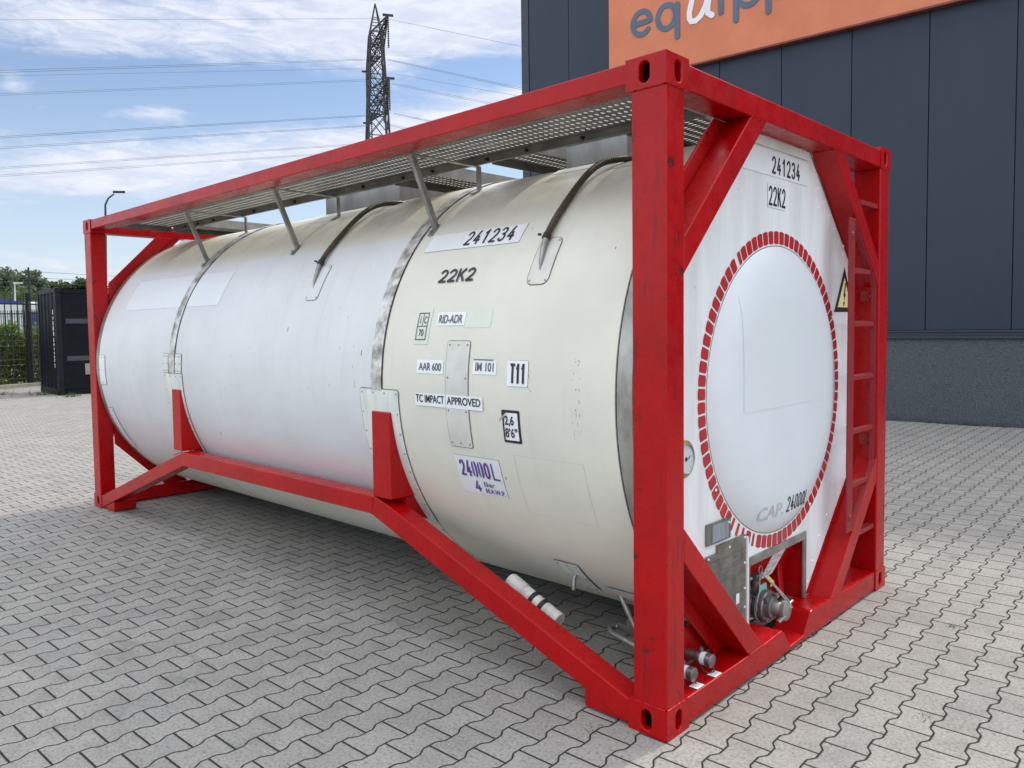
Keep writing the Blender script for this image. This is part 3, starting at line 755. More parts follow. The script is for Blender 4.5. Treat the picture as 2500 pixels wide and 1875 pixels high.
# height decal with black border and curled corner
d = patch('height_decal', -.862, -.755, -10.3, -3.16, M['black'], .002, .006, label="black bordered decal with 2,6 and 8'6\" and a curled corner")
patch('decal_field', -.850, -.767, -9.7, -3.75, M['decal'], .0033, .004, parent=d)
ctext('2,6', -.846, -.790, -6.7, -4.35, M['black'], .0055, parent=d, bold=.02)
ctext('8’6”', -.847, -.772, -9.1, -7.0, M['black'], .0055, parent=d, bold=.02)
g = G(); g.add([cyl(-.860, -5.2, RR+.006), cyl(-.826, -3.5, RR+.006), cyl(-.848, -4.6, RR+.03), cyl(-.868, -5.7, RR+.02)], [(0, 1, 2), (0, 2, 3)])
g.out('curled_corner', M['decal'], d)
g = G(); g.add([cyl(-.861, -5.1, RR+.0062), cyl(-.861, -3.2, RR+.0062), cyl(-.828, -3.3, RR+.0062)], [(0, 1, 2)]); g.out('bare_corner', M['black'], d)
# capacity decal
d = patch('capacity_decal', -1.228, -.924, -24.46, -14.9, M['pale_decal'], .002, 0, .0008, label='pale decal reading 24000L 4 Bar M.A.W.P. in purple')
stencil('24000', -1.200, -1.000, -20.0, -15.9, .0115, M['purple'], cf, d, gap=.22, stretch=DEG)
stencil('L', -.985, -.940, -20.0, -15.9, .009, M['purple'], cf, d, stretch=DEG)
stencil('4', -1.130, -1.090, -23.8, -20.9, .0095, M['purple'], cf, d, stretch=DEG)
ctext('Bar', -1.062, -.99, -22.15, -20.9, M['purple'], parent=d, bold=.012)
ctext('M.A.W.P.', -1.062, -.935, -23.9, -22.6, M['purple'], parent=d, bold=.012)
g = G()
for x in (-1.1025, -1.0610): cstroke(g, x, x+.0052, -20.1, -15.8, .0056)
for x in (-1.049, -1.03, -1.003): cstroke(g, x, x+.003, -24.0, -20.8, .0056)
g.out('peeled_slits', M['pale_decal'], d)

# ---- drain hoses
for x0, lean in ((-.765, .0), (-2.595, .0)):
    h = []
    path = [(x0+.14, 67.8, -.012), (x0+.10, 67.0, .008), (x0+.05, 65.6, .022), (x0+.012, 62.8, .034), (x0, 58.5, .036), (x0-.001, 53, .028), (x0, 47, .021), (x0, 42, .020), (x0+.003, 38.5, .023), (x0+.006, 35.6, .024)]
    pts = [cyl(a, b_, RR+c) for a, b_, c in path]
    # resample smoothly
    fine = []; rs = []
    for i in range(len(pts)-1):
        p0 = pts[max(0, i-1)]; p1 = pts[i]; p2 = pts[i+1]; p3 = pts[min(len(pts)-1, i+2)]
        for k in range(14):
            u = k/14; fine.append(.5*((2*p1)+(p2-p0)*u+(2*p0-5*p1+4*p2-p3)*u*u+(3*p1-p0-3*p2+p3)*u**3))
    fine.append(pts[-1]); rs = [.0140 + (.0028 if k % 2 else 0) for k in range(len(fine))]
    g = G(); g.tube(fine, rs, 12); hs = g.out('drain_hose', M['hose'], CT, smooth=True)
    xe = x0+.006
    g = G(); c = cyl(xe, 35.9, RR+.024); e = cyl(xe, 34.7, RR+.023); g.tube([c, e], .0195, 14); g.tube([cyl(xe-.02, 35.3, RR+.04), cyl(xe-.034, 35.2, RR+.046)], .006, 8); g.out('hose_clamp', M['rubber'], hs)
    g = G(); g.tube([cyl(xe, 34.8, RR+.022), cyl(xe+.004, 32.5, RR+.018), cyl(xe+.012, 29.5, RR+.010), cyl(xe+.018, 27.4, RR+.003)], [.0145, .013, .009, .003], 12); g.out('drain_spout', M['alu'], hs, smooth=True)
    g = G(); g.add([cyl(x0+.03, 62, RR+.002), cyl(x0+.16, 62, RR+.002), cyl(x0+.16, 70, RR+.004), cyl(x0+.03, 70, RR+.004)], [(0, 1, 2, 3)]); g.out('drain_inlet', M['cream_film'], CT)

# ---- walkways
def grating(name, x0, x1, y0, y1, z, along='x', fl=(1, 1, 1, 1)):
    """perforated sheet with hexagonal slots in staggered rows, plus edge flanges"""
    g = G(); pa, pb = .034, .060             # pitch along the row, between rows
    la, lb = (x1-x0, y1-y0) if along == 'x' else (y1-y0, x1-x0)
    def P(a, b): return Vector((x0+a, y0+b, z)) if along == 'x' else Vector((x0+b, y0+a, z))
    m_ = .022
    nb = max(1, int((lb-2*m_)/pb)); na = int((la-2*m_-pa/2)/pa)
    b0 = (lb-nb*pb)/2; a0 = (la-(na+.5)*pa)/2
    hw, hh = .0082, .0165
    for r in range(nb):
        sh = pa/2 if r % 2 else 0; bb = b0+r*pb
        for c in range(na):
            aa = a0+sh+c*pa; cx_, cb = aa+pa/2, bb+pb/2
            out = [(aa, bb), (cx_, bb), (aa+pa, bb), (aa+pa, cb), (aa+pa, bb+pb), (cx_, bb+pb), (aa, bb+pb), (aa, cb)]
            lip = .0095; inn = [(cx_-hw*.7, cb-hh*.6), (cx_, cb-hh), (cx_+hw*.7, cb-hh*.6), (cx_+hw, cb), (cx_+hw*.7, cb+hh*.6), (cx_, cb+hh), (cx_-hw*.7, cb+hh*.6), (cx_-hw, cb)]
            V = [P(*q) for q in out] + [P(*q) for q in inn]
            g.cur = 0; g.add(V, [(k, (k+1) % 8, (k+1) % 8+8, k+8) for k in range(8)])
            V = [P(*q) for q in inn] + [P(cx_+(q[0]-cx_)*.9, cb+(q[1]-cb)*.9) + Vector((0, 0, lip)) for q in inn]
            g.cur = 1; g.add(V, [(k, (k+1) % 8, (k+1) % 8+8, k+8) for k in range(8)]); g.cur = 0
        for (qa, qb) in ((0, a0+sh), (a0+sh+na*pa, la)): g.add([P(qa, bb), P(qb, bb), P(qb, bb+pb), P(qa, bb+pb)], [(0, 1, 2, 3)])
    g.add([P(0, 0), P(la, 0), P(la, b0), P(0, b0)], [(0, 1, 2, 3)]); g.add([P(0, b0+nb*pb), P(la, b0+nb*pb), P(la, lb), P(0, lb)], [(0, 1, 2, 3)])
    o = g.out(name, [M['walk'], M['lip']], CT, smooth='keep')
    g = G(); t_ = .004; zb, zt = z-.042, z-.0012
    if fl[0]: g.box(x0, x1, y0, y0+t_, zb, zt); g.box(x0, x1, y0+t_+.0002, y0+.018, zb, zb+t_)
    if fl[1]: g.box(x0, x1, y1-t_, y1, zb, zt); g.box(x0, x1, y1-.018, y1-t_-.0002, zb, zb+t_)
    if fl[2]: g.box(x0-.001, x0+t_, y0+.02, y1-.02, zb-.002, zt+.03)
    if fl[3]: g.box(x1-t_, x1+.001, y0+.02, y1-.02, zb-.002, zt+.03)
    g.split('edge_flange', M['walk'], o)
    return o
ZW = 2.556
for sy in (0, 1):
    y0, y1 = (.172, .676) if sy == 0 else (Wc-.676, Wc-.172)
    wk = grating('walkway', -5.72, -.215, y0, y1, ZW)
    if sy == 0:
        g = G()
        for x in (-.9, -1.28, -1.58, -2.05, -2.33, -2.75, -3.2, -3.6, -4.2, -4.9, -5.2, -5.45):
            g.tube([(x, y1-.02, ZW-.018), (x, y1+.014, ZW-.018)], .009, 8)
        g.split('bolt', M['rubber'], wk)
for x0, x1 in ((-.66, -.235), (-1.575, -1.20), (-2.455, -2.035), (-5.745, -5.165)):
    grating('cross_walkway', x0, x1, .682, Wc-.682, ZW, 'y', (0, 0, 1, 1))
# ---- brackets
for sy in (0, 1):
    for x in (-1.672, -3.072, -4.385):
        g = G()
        g.bar((x, FY(.182, sy), 2.512), (x, FY(.350, sy), 2.128), .034, .010, (0, 1, .3)); g.bar((x+.012, FY(.192, sy), 2.50), (x+.012, FY(.345, sy), 2.15), .006, .03, (0, 1, .3))
        g.bar((x, FY(.172, sy), 2.510), (x, FY(.690, sy), 2.510), .030, .007)
        g.bar((x, FY(.690, sy), 2.507), (x, FY(.690, sy), 2.388), .034, .008, (0, 1, 0))
        g.add([Vector((x+a, FY(q.y, sy), q.z)) for a in (-.017, .017) for q in (cyl(0, 41.4, RR+.004), cyl(0, 45.5, RR+.004), cyl(0, 45.5, RR+.011), cyl(0, 41.4, RR+.011))], [(0,1,2,3),(7,6,5,4),(0,4,5,1),(3,2,6,7),(0,3,7,4),(1,5,6,2)])
        g.add([Vector((x+a, FY(q.y, sy), q.z)) for a in (-.022, .017) for q in (cyl(0, 61.3, RR+.004), cyl(0, 64.5, RR+.004), cyl(0, 64.5, RR+.011), cyl(0, 61.3, RR+.011))], [(0,1,2,3),(7,6,5,4),(0,4,5,1),(3,2,6,7),(0,3,7,4),(1,5,6,2)])
        q = cyl(x, 42.3, RR+.011); g.tube([Vector((q.x, FY(q.y, sy), q.z)), Vector((q.x, FY(q.y-.007, sy), q.z+.006))], .008, 8)
        g.out('walkway_bracket', M['steel'], CT)
# ---- spill boxes
for x0, x1 in ((-1.112, -.724), (-3.392, -2.532)):
    g = G(); y0, y1 = .80, Wc-.80; t_ = .004
    g.box(x0, x1, y0, y0+t_, 2.36, 2.548); g.box(x0, x1, y1-t_, y1, 2.36, 2.548); g.box(x0, x0+t_, y0+t_, y1-t_, 2.36, 2.548); g.box(x1-t_, x1, y0+t_, y1-t_, 2.36, 2.548)
    g.box(x0-.004, x1+.004, y0-.004, y1+.004, 2.5485, 2.556)
    o = g.out('spill_box', M['boxsteel'], CT)
    th = math.degrees(math.acos((YC-y0)/RR))
    g = G(); g.add([cyl(x0-.05, th-.1, RR+.012), cyl(x1+.03, th-.1, RR+.012), cyl(x1+.06, th-2.6, RR+.002), cyl(x0-.07, th-2.6, RR+.002)], [(0, 1, 2, 3)])
    g.out('base_flashing', M['cream_film'], o)

# ---- end plate, ring, dome (near end) and a plain one at the far end
def endplate(xp, s_, cut):
    oc = [(.862, 2.470), (1.580, 2.470), (2.150, 1.928), (2.150, .690), (1.572, .132), (.866, .132), (.288, .690), (.288, 1.928)]
    g = G()
    if not cut: g.prism(oc, xp, xp-.03*s_, 'x')
    else:
        zc = .487; yl, yr = .878, 1.559
        def yline(z, right): return (1.618 + (z-.132)*1.015) if right else (.866 - (z-.132))
        g.prism([(.862, 2.470), (1.580, 2.470), (2.150, 1.928), (2.190, 1.90), (2.190, .696), (yline(zc, 1), zc), (yline(zc, 0), zc), (.288, .690), (.288, 1.928)], xp, xp-.03*s_, 'x')
        g.prism([(yline(zc, 0), zc-.0005), (yl, zc-.0005), (yl, .132), (.866, .132)], xp, xp-.03*s_, 'x')
        g.prism([(yr, zc-.0005), (yline(zc, 1), zc-.0005), (1.618, .132), (yr, .132)], xp, xp-.03*s_, 'x')
    return g.out('end_plate', M['end_white'], CT)
XP = -.125
endplate(XP, 1, True); endplate(-Lc-XP, -1, False)
# top edge flange, lifted and dirty
g = G(); g.box(-.118, -.116, .90, 1.56, 2.425, 2.468); g.out('top_flashing', M['saddle'], CT)
# rivets on the plate
g = G()
oc = [(1.585, 2.45), (2.135, 1.92), (2.135, .70)]
for a, b_ in zip(oc[:-1], oc[1:]):
    for k in range(9):
        y = a[0]+(b_[0]-a[0])*k/8; z = a[1]+(b_[1]-a[1])*k/8; g.tube([(XP, y-.012, z-.01), (XP+.005, y-.012, z-.01)], [.009, .004], 8)
for y, z in ((.80, 2.20), (1.70, 2.20), (.60, .86), (1.95, .9), (.42, 1.75), (2.05, 2.02), (1.85, .52), (1.75, .42), (1.66, .30), (1.60, .20), (.95, 2.45), (1.2, 2.45), (1.45, 2.45), (1.9, 1.62), (1.62, .62)):
    g.tube([(XP, y, z), (XP+.005, y, z)], [.010, .005], 8)
g.split('rivet', M['end_white'], CT)
DC, DR = (1.219, 1.262), .704
def domex(y, z):
    r = min(1, math.hypot(y-DC[0], z-DC[1])/DR); return XP + .060*(1 - r**9)
g = G(); NR, NA = 26, 96; V = [(domex(*DC), DC[0], DC[1])]; F = []
for i in range(1, NR+1):
    r = DR*math.sin(math.pi/2*i/NR)
    for k in range(NA): a = 2*math.pi*k/NA; y = DC[0]+r*math.cos(a); z = DC[1]+r*math.sin(a); V.append((domex(y, z)+.0004, y, z))
F += [(0, 1+k, 1+(k+1) % NA) for k in range(NA)]
for i in range(NR-1):
    for k in range(NA): a = 1+i*NA; F.append((a+k, a+NA+k, a+NA+(k+1) % NA, a+(k+1) % NA))
g.add(V, F); dome = g.out('end_dome', M['dome_white'], CT, smooth=True)
g = G(); V = []
for k in range(NA): a = 2*math.pi*k/NA; V += [(XP+.0012, DC[0]+(DR-.001)*math.cos(a), DC[1]+(DR-.001)*math.sin(a)), (XP+.0012, DC[0]+(DR+.003)*math.cos(a), DC[1]+(DR+.003)*math.sin(a))]
g.add(V, [(2*k, 2*((k+1) % NA), 2*((k+1) % NA)+1, 2*k+1) for k in range(NA)]); g.out('dome_gap', M['seal'], dome)
g = G(); NS = 80
for k in range(NS):
    a0 = 360/NS*(k+.07); a1 = 360/NS*(k+.91)
    if k == 27: a1 -= 1.6
    if k in (51, 52, 53, 55): a0 += .8; a1 -= 1.3
    r0, r1 = .714, .777
    V = []
    for j in range(4):
        a = R(a0+(a1-a0)*j/3); e = .004 if j in (0, 3) else 0
        V += [(XP+.0016, DC[0]+(r0+e)*math.cos(a), DC[1]+(r0+e)*math.sin(a)), (XP+.0016, DC[0]+(r1-e)*math.cos(a), DC[1]+(r1-e)*math.sin(a))]
    g.add(V, [(2*j, 2*j+2, 2*j+3, 2*j+1) for j in range(3)])
g.out('reflective_ring', M['ringred'], CT)
# pale rectangle left by a removed placard on the dome
def domegrid(name, y0, y1, z0, z1, mat, off, parent=dome, n=12, skew=0):
    V = []; F = []
    for i in range(n+1):
        for j in range(n+1):
            y = y0+(y1-y0)*i/n; z = z0+(z1-z0)*j/n + skew*(y-y0); V.append((domex(y, z)+off, y, z))
    for i in range(n):
        for j in range(n): a = i*(n+1)+j; F.append((a, a+n+1, a+n+2, a+1))
    return obj(name, V, F, mat, parent)
domegrid('placard_ghost', .745, 1.62, 1.19, 1.715, M['pale_patch'], .0016, n=20)
dm = lambda off: (lambda y, z: (domex(y, z)+off, y, z))
d = domegrid('capacity_decal', .910, 1.49, .640, .740, M['dome_white'], .0014)
ptext('CAP.', .930, 1.180, .652, .722, 0, M['ghost_ink'], dome, fn=dm(.003), bold=.02)
stencil('24000L', 1.215, 1.475, .655, .735, .0095, M['black'], lambda y, z, l: (domex(y, z)+.003+l, y, z), dome)
# end decals
def pdecal(name, y0, y1, z0, z1, mat=None, off=.0022, label=None, outline=True):
    g = G(); g.cur = 0; x = XP+off; g.add([(x, y0, z0), (x, y1, z0), (x, y1, z1), (x, y0, z1)], [(0, 1, 2, 3)])
    if outline: g.cur = 1; x -= .001; e = .0016; g.add([(x, y0-e, z0-e), (x, y1+e, z0-e), (x, y1+e, z1+e), (x, y0-e, z1+e)], [(0, 1, 2, 3)])
    return g.out(name, [mat or M['decal'], M['ghost_ink']], CT, label=label)
d = pdecal('number_decal', .80, 1.555, 2.297, 2.417, label='white strip on the end plate with number 241234')
stencil('241234', 1.135, 1.452, 2.310, 2.394, .0115, M['black'], lambda y, z, l: (XP+.0036+l, y, z), d)
d = pdecal('size_decal', 1.093, 1.293, 2.147, 2.258, label='white square on the end plate with code 22K2')
stencil('22K2', 1.102, 1.285, 2.156, 2.250, .0115, M['black'], lambda y, z, l: (XP+.0036+l, y, z), d, gap=.22)
# warning triangle
g = G()
def tri(x, s):
    cy_, cz_ = 2.072, 1.728; P = [(2.072, 1.903), (2.222, 1.648), (1.922, 1.648)]; g.add([(x, cy_+(a-cy_)*s, cz_+(b-cz_)*s) for a, b in P], [(0, 1, 2)])
g.cur = 2; tri(XP+.0018, 1.10); g.cur = 1; tri(XP+.0024, 1.0); g.cur = 0; tri(XP+.0032, .66)
g.cur = 1; x = XP+.0042
g.add([(x, 2.080, 1.815), (x, 2.052, 1.735), (x, 2.070, 1.735), (x, 2.062, 1.700), (x, 2.092, 1.752), (x, 2.074, 1.752), (x, 2.095, 1.815)], [(0, 1, 2, 5, 6), (2, 3, 4, 5)])
g.add([(x, 2.050, 1.705), (x, 2.060, 1.675), (x, 2.078, 1.705)], [(0, 1, 2)])
g.out('warning_triangle', [M['warn'], M['black'], M['decal']], CT, label='yellow warning triangle with lightning bolt, half behind the ladder')
# gauge
g = G(); g.tube([(XP+.0005, .333, 1.033), (XP+.004, .333, 1.033)], .080, 32); ga = g.out('gauge', M['sealy'], CT)
g = G(); g.tube([(XP+.0065, .333, 1.033), (XP+.013, .333, 1.033), (XP+.016, .333, 1.033)], [.068, .067, .060], 32, False)
g.tube([(XP+.016, .333, 1.033), (XP+.010, .333, 1.033)], [.060, .057], 32, False); g.out('bezel', M['steel'], ga, smooth=True)
g = G(); g.tube([(XP+.006, .333, 1.033), (XP+.010, .333, 1.033)], .057, 32); g.out('dial', M['glass'], ga)
g = G(); g.add([(XP+.0112, .352, 1.028), (XP+.0112, .352, 1.038), (XP+.0112, .373, 1.050)], [(0, 1, 2)]); g.tube([(XP+.0105, .333, 1.033), (XP+.0125, .333, 1.033)], .009, 12)
for k in range(11):
    a = R(225-27*k); y, z = .333+.047*math.cos(a), 1.033+.05*math.sin(a); g.add([(XP+.0110, y-.002, z-.002), (XP+.0110, y+.002, z-.002), (XP+.0110, y+.002, z+.002), (XP+.0110, y-.002, z+.002)], [(0, 1, 2, 3)])
g.out('needle', M['black'], ga)
# data plates
g = G(); g.box(XP+.004, XP+.012, .505, .715, .628, .722); g.prism([(.505, .50), (.505, .5795), (.862, .5795), (.862, .19), (.82, .19)], XP+.001, XP+.012, 'x'); g.box(XP+.001, XP+.0119, .60, .862, .58, .612)
dp = g.out('data_plate', M['plateg'], CT, label='tall metal data plate with engraved lines beside the valve opening')
g = G(); g.box(XP+.0125, XP+.0145, .545, .690, .636, .712); g.out('blue_label', M['plateb'], dp)
g = G(); x = XP+.0128
for c, (ya, yb) in enumerate(((.512, .60), (.61, .72), (.735, .80), (.81, .855))):
    z = .57
    while z > .21:
        if random.random() < .22: z -= random.uniform(.012, .03); continue
        l = random.uniform(.35, 1)*(yb-ya)
        if ya < .866-(z-.132)+.03: z -= .0085; continue
        g.add([(x, ya, z), (x, ya+l, z), (x, ya+l, z+.0028), (x, ya, z+.0028)], [(0, 1, 2, 3)]); z -= .0085
for z in (.548, .49, .44, .38, .31, .262): y_ = max(.507, 1.02-z); g.add([(x+.0003, y_, z), (x+.0003, .86, z), (x+.0003, .86, z+.0016), (x+.0003, y_, z+.0016)], [(0, 1, 2, 3)])
for y, za, zb in ((.605, .45, .579), (.728, .30, .44), (.728, .49, .60), (.68, .36, .40)): g.add([(x+.0006, y, za), (x+.0006, y+.0016, za), (x+.0006, y+.0016, zb), (x+.0006, y, zb)], [(0, 1, 2, 3)])
g.out('engraving', M['grey_ink'], dp)
g = G(); g.box(XP+.013, XP+.0142, .765, .795, .305, .352); g.out('inspection_sticker', M['decal'], dp)
g = G()
for y, z in ((.515, .57), (.85, .60), (.85, .48), (.85, .36), (.85, .27), (.70, .70), (.705, .585)): g.tube([(XP+.012, y, z), (XP+.017, y, z)], [.006, .003], 8)
g.split('rivet', M['decal'], dp)
g = G(); g.box(XP+.001, XP+.020, .8635, .877, .13, .60); g.out('plate_edge', M['end_white'], CT)
# valve recess
g = G(); x0 = XP+.001; x1 = XP+.009
g.box(x0, x1, .878, .912, .135, .487); g.box(x0, x1, 1.522, 1.559, .135, .487); g.box(x0, x1, .9125, 1.5215, .448, .487)
rc = g.out('recess_frame', M['steel'], CT)
XB = -.285
g = G(); g.add([(-.150, .895, .465), (-.150, 1.56, .465), (XB, 1.56, .13), (XB, .895, .13)], [(0, 1, 2, 3)])
g.add([(-.13, .9, .46), (-.31, .9, .46), (-.31, .9, .10), (-.13, .9, .10)], [(0, 1, 2, 3)]); g.add([(-.13, 1.54, .46), (-.31, 1.54, .46), (-.31, 1.54, .10), (-.13, 1.54, .10)], [(0, 1, 2, 3)])
g.out('recess_panel', M['red_clean'], CT)
def rp(y, t, o=.002):        # point on the slanted back panel
    a = Vector((-.150, y, .465)); b_ = Vector((XB, y, .13)); return a.lerp(b_, t) + Vector((.93, 0, -.37))*o
g = G(); g.add([rp(*q) for q in ((1.235, .56), (1.375, .55), (1.425, .12), (1.275, .12))], [(0, 1, 2, 3)]); stk = g.out('instruction_sticker', M['decal'], CT, label='white instruction sticker on the red recess panel')
g = G()
for k in range(6):
    t_ = .17+.06*k; sh = -.012*k; g.add([rp(1.285+sh, t_+.03, .0035), rp(1.335+sh, t_+.03, .0035), rp(1.338+sh, t_, .0035), rp(1.288+sh, t_, .0035)], [(0, 1, 2, 3)])
    if k % 2: g.add([rp(1.352+sh, t_+.05, .0035), rp(1.405+sh, t_+.05, .0035), rp(1.41+sh, t_-.02, .0035), rp(1.357+sh, t_-.02, .0035)], [(0, 1, 2, 3)])
g.out('sticker_print', M['ghost_ink'], stk)
g = G(); g.bar((-.22, 1.45, .33), (-.17, 1.38, .17), .05, .012, (1, 0, 0)); g.out('stay_bar', M['red_clean'], CT, bevel=.003)
# bottom outlet valve
vy, vz = 1.120, .222; VALVE0 = set(bpy.data.objects)
g = G(); g.tube([(-.40, vy, vz), (-.262, vy, vz)], .062, 24); g.tube([(-.262, vy, vz), (-.246, vy, vz)], .098, 32)
for k in range(5): g.tube([(-.238+.016*k, vy, vz), (-.231+.016*k, vy, vz), (-.224+.016*k, vy, vz)], [.066, .072, .066], 28)
g.tube([(-.152, vy, vz), (-.128, vy, vz), (-.122, vy, vz)], [.094, .094, .088], 32)
g.tube([(-.124, vy, vz), (-.098, vy, vz), (-.092, vy, vz)], [.066, .064, .056], 28)
for k in range(4):
    a = R(45+90*k); y, z = vy+.083*math.cos(a), vz+.083*math.sin(a); g.tube([(-.262, y, z), (-.110, y, z)], .009, 10); g.tube([(-.122, y, z), (-.106, y, z)], .015, 6)
vv = g.out('outlet_valve', M['valve'], CT, smooth=True)
for xa in (-.2425, -.1600):
    g = G(); pts = [(vy+.10*math.cos(R(a)), vz+.10*math.sin(R(a))) for a in range(-60, 61, 12)] + [(vy+.045, vz+.125), (vy-.045, vz+.125)] + [(vy+.10*math.cos(R(a)), vz+.10*math.sin(R(a))) for a in range(120, 241, 12)]
    g.prism(pts, xa, xa+.0055, 'x'); g.out('gasket_plate', M['teal'], vv)
g = G(); g.tube([(-.093, vy, vz), (-.058, vy, vz), (-.050, vy, vz)], [.044, .044, .038], 24); g.tube([(-.052, vy+.004, vz), (-.030, vy+.004, vz), (-.026, vy+.004, vz)], [.056, .056, .050], 28)
g.tube([(-.04, vy+.03, vz+.02), (-.036, vy+.095, vz+.036)], .006, 8); g.tube([(-.05, vy-.06, vz-.05), (-.03, vy-.03, vz-.02)], .012, 8); g.out('cap', M['alu'], vv, smooth=True)
g = G(); g.tube([(-.190, vy-.01, vz+.06), (-.190, vy-.01, vz+.145), (-.190, vy-.01, vz+.165)], [.024, .024, .032], 16); g.tube([(-.19, vy-.01, vz+.165), (-.19, vy-.01, vz+.185)], .034, 6); g.out('bonnet', M['valve'], vv)
g = G(); g.tube([(-.19, vy-.01, vz+.172), (-.24, vy-.10, vz+.125), (-.27, vy-.17, vz+.088)], [.012, .012, .015], 10); g.tube([(-.22, vy-.05, vz+.13), (-.25, vy-.10, vz+.06)], [.016, .018], 10); g.out('handle', M['alu'], vv, smooth=True)
g = G(); N2 = 18
g.tube([(-.165, vy-.01+.022*math.cos(2*math.pi*k/N2), vz+.212+.024*math.sin(2*math.pi*k/N2)) for k in range(N2+1)], .0032, 6, False); g.out('key_ring', M['steel'], vv)
g = G(); g.tube([(-.165, vy, vz+.19), (-.10, vy+.02, vz+.12), (-.045, vy+.03, vz+.05), (-.022, vy+.035, vz+.01)], .0042, 6)
g.tube([(-.165, vy+.01, vz+.19), (-.10, vy+.033, vz+.12), (-.04, vy+.045, vz+.05), (-.02, vy+.048, vz+.01)], .0042, 6)
g.tube([(-.165, vy-.02, vz+.19), (-.15, vy-.06, vz+.10), (-.15, vy-.095, vz+.04), (-.15, vy-.10, vz-.01)], .004, 6); g.out('chain', M['steel'], vv)
g = G(); g.bar((-.15, vy+.045, vz+.165), (-.14, vy+.105, vz+.115), .004, .014); g.bar((-.14, vy+.105, vz+.115), (-.145, vy+.075, vz+.098), .004, .012); g.out('yellow_tag', M['yellow'], vv)
for o_ in [q for q in bpy.data.objects if q not in VALVE0]:      # bring the whole valve to its real size and place
    for v_ in o_.data.vertices: v_.co = Vector((v_.co.x*.97, vy + (v_.co.y-vy)*.84, .196 + (v_.co.z-vz)*.84))
# small capped couplings, backing plate, stickers on the bottom rail
g = G(); g.prism([(.138, .119), (.138, .275), (.47, .285), (.62, .131)], -.172, -.166, 'x'); g.out('backing_plate', M['red_clean'], CT)
for y, z in ((.415, .175), (.268, .165)):
    g = G(); g.tube([(-.166, y, z), (-.120, y, z)], .021, 18); g.tube([(-.120, y, z), (-.112, y, z), (-.070, y, z), (-.062, y, z)], [.021, .026, .026, .021], 18); g.tube([(-.062, y, z), (-.040, y, z), (-.036, y, z)], [.029, .029, .024], 20)
    g.tube([(-.09, y, z+.02), (-.09, y, z+.045)], .008, 8); cp = g.out('capped_coupling', M['valve'], CT, smooth=True)
    g = G(); g.tube([(-.088, y, z), (-.066, y, z)], .0275, 20); g.out('white_tape', M['decal'], cp)
    g = G(); g.tube([(-.045, y+.012, z-.02), (-.04, y+.018, z-.05), (-.05, y-.01, z-.055)], .004, 6); g.tube([(-.10, y-.005, z-.025), (-.07, y-.01, z-.052), (-.05, y, z-.056)], .004, 6); g.out('chain', M['hose'], cp)
for y in (.246, .392, 1.84):
    g = G(); g.box(-.052, -.012, y, y+.056, .1202, .1212); s_ = g.out('barcode_sticker', M['decal'], CT)
    g = G(); g.box(-.045, -.019, y+.01, y+.046, .1213, .1216); g.out('print', M['pale_patch'], s_)

# ---- ladder
lad = obj('ladder', *(lambda g: (g.v, g.f))((lambda g: (g.box(-.0105, -.004, 1.815, 1.8215, .44, 2.150), g)[1])(G())), M['red_dull'], CT, label='red ladder on the right of the end frame')
g = G(); g.box(-.011, -.0045, 1.822, 1.902, .44, 2.150); g.box(-.030, -.0115, 1.894, 1.902, .44, 2.150); g.out('stile', M['red_dull'], lad, bevel=.003)
g = G(); path = [(1.900, 2.150), (2.195, 1.845), (2.232, 1.79), (2.232, .790), (2.200, .735), (1.905, .440)]
for a, b_ in zip(path[:-1], path[1:]): g.bar((-.018, a[0], a[1]), (-.018, b_[0], b_[1]), .026, .007, (0, 1, 0) if abs(a[0]-b_[0]) < .01 else (0, -(b_[1]-a[1]), b_[0]-a[0]))
g.out('stile', M['red_dull'], lad)
for z in (1.872, 1.580, 1.284, .986, .690):
    ye = 2.228 if .75 < z < 1.82 else 2.16
    g = G(); g.box(-.034, -.010, 1.9025, ye, z-.014, z+.012)
    k = 1.91
    while k < ye-.02: g.box(-.031, -.013, k, k+.012, z+.0122, z+.016); k += .024
    g.out('rung', M['red_dull'], lad, bevel=.002)
for z in (2.255, .392):
    g = G(); ya = 2.02
    g.box(-.060, -.020, ya, 2.2895, z-.014, z+.012); g.out('rung', M['red_dull'], lad, bevel=.002)
g = G(); 
for z in (2.06, .52): g.tube([(-.004, 1.860, z), (.003, 1.860, z)], [.018, .012], 10)
g.split('ladder_bolt', M['red_dull'], lad)
for z in (1.74, .90):
    g = G(); g.box(-.10, -.06, 2.262, 2.2898, z-.03, z+.03); g.tube([(-.058, 2.275, z), (-.052, 2.275, z)], .014, 8); g.out('bracket_lug', M['red_dull'], lad)
# red overspray on the lower right of the end plate
g = G(); V = []
for k in range(61):
    u = k/60; yo = 1.618 + (2.189-1.618)*u; z = .133 + (yo-1.618)/1.015; yi = 1.572 + (2.150-1.572)*u; jag = random.uniform(-.008, .008) + .012*math.sin(u*9)*math.sin(u*3.1)
    V += [(XP+.0012, yo, z), (XP+.0012, yi+jag, z+.012+jag)]
g.add(V, [(2*k, 2*k+2, 2*k+3, 2*k+1) for k in range(60)]); g.out('red_overspray', M['red_clean'], CT)
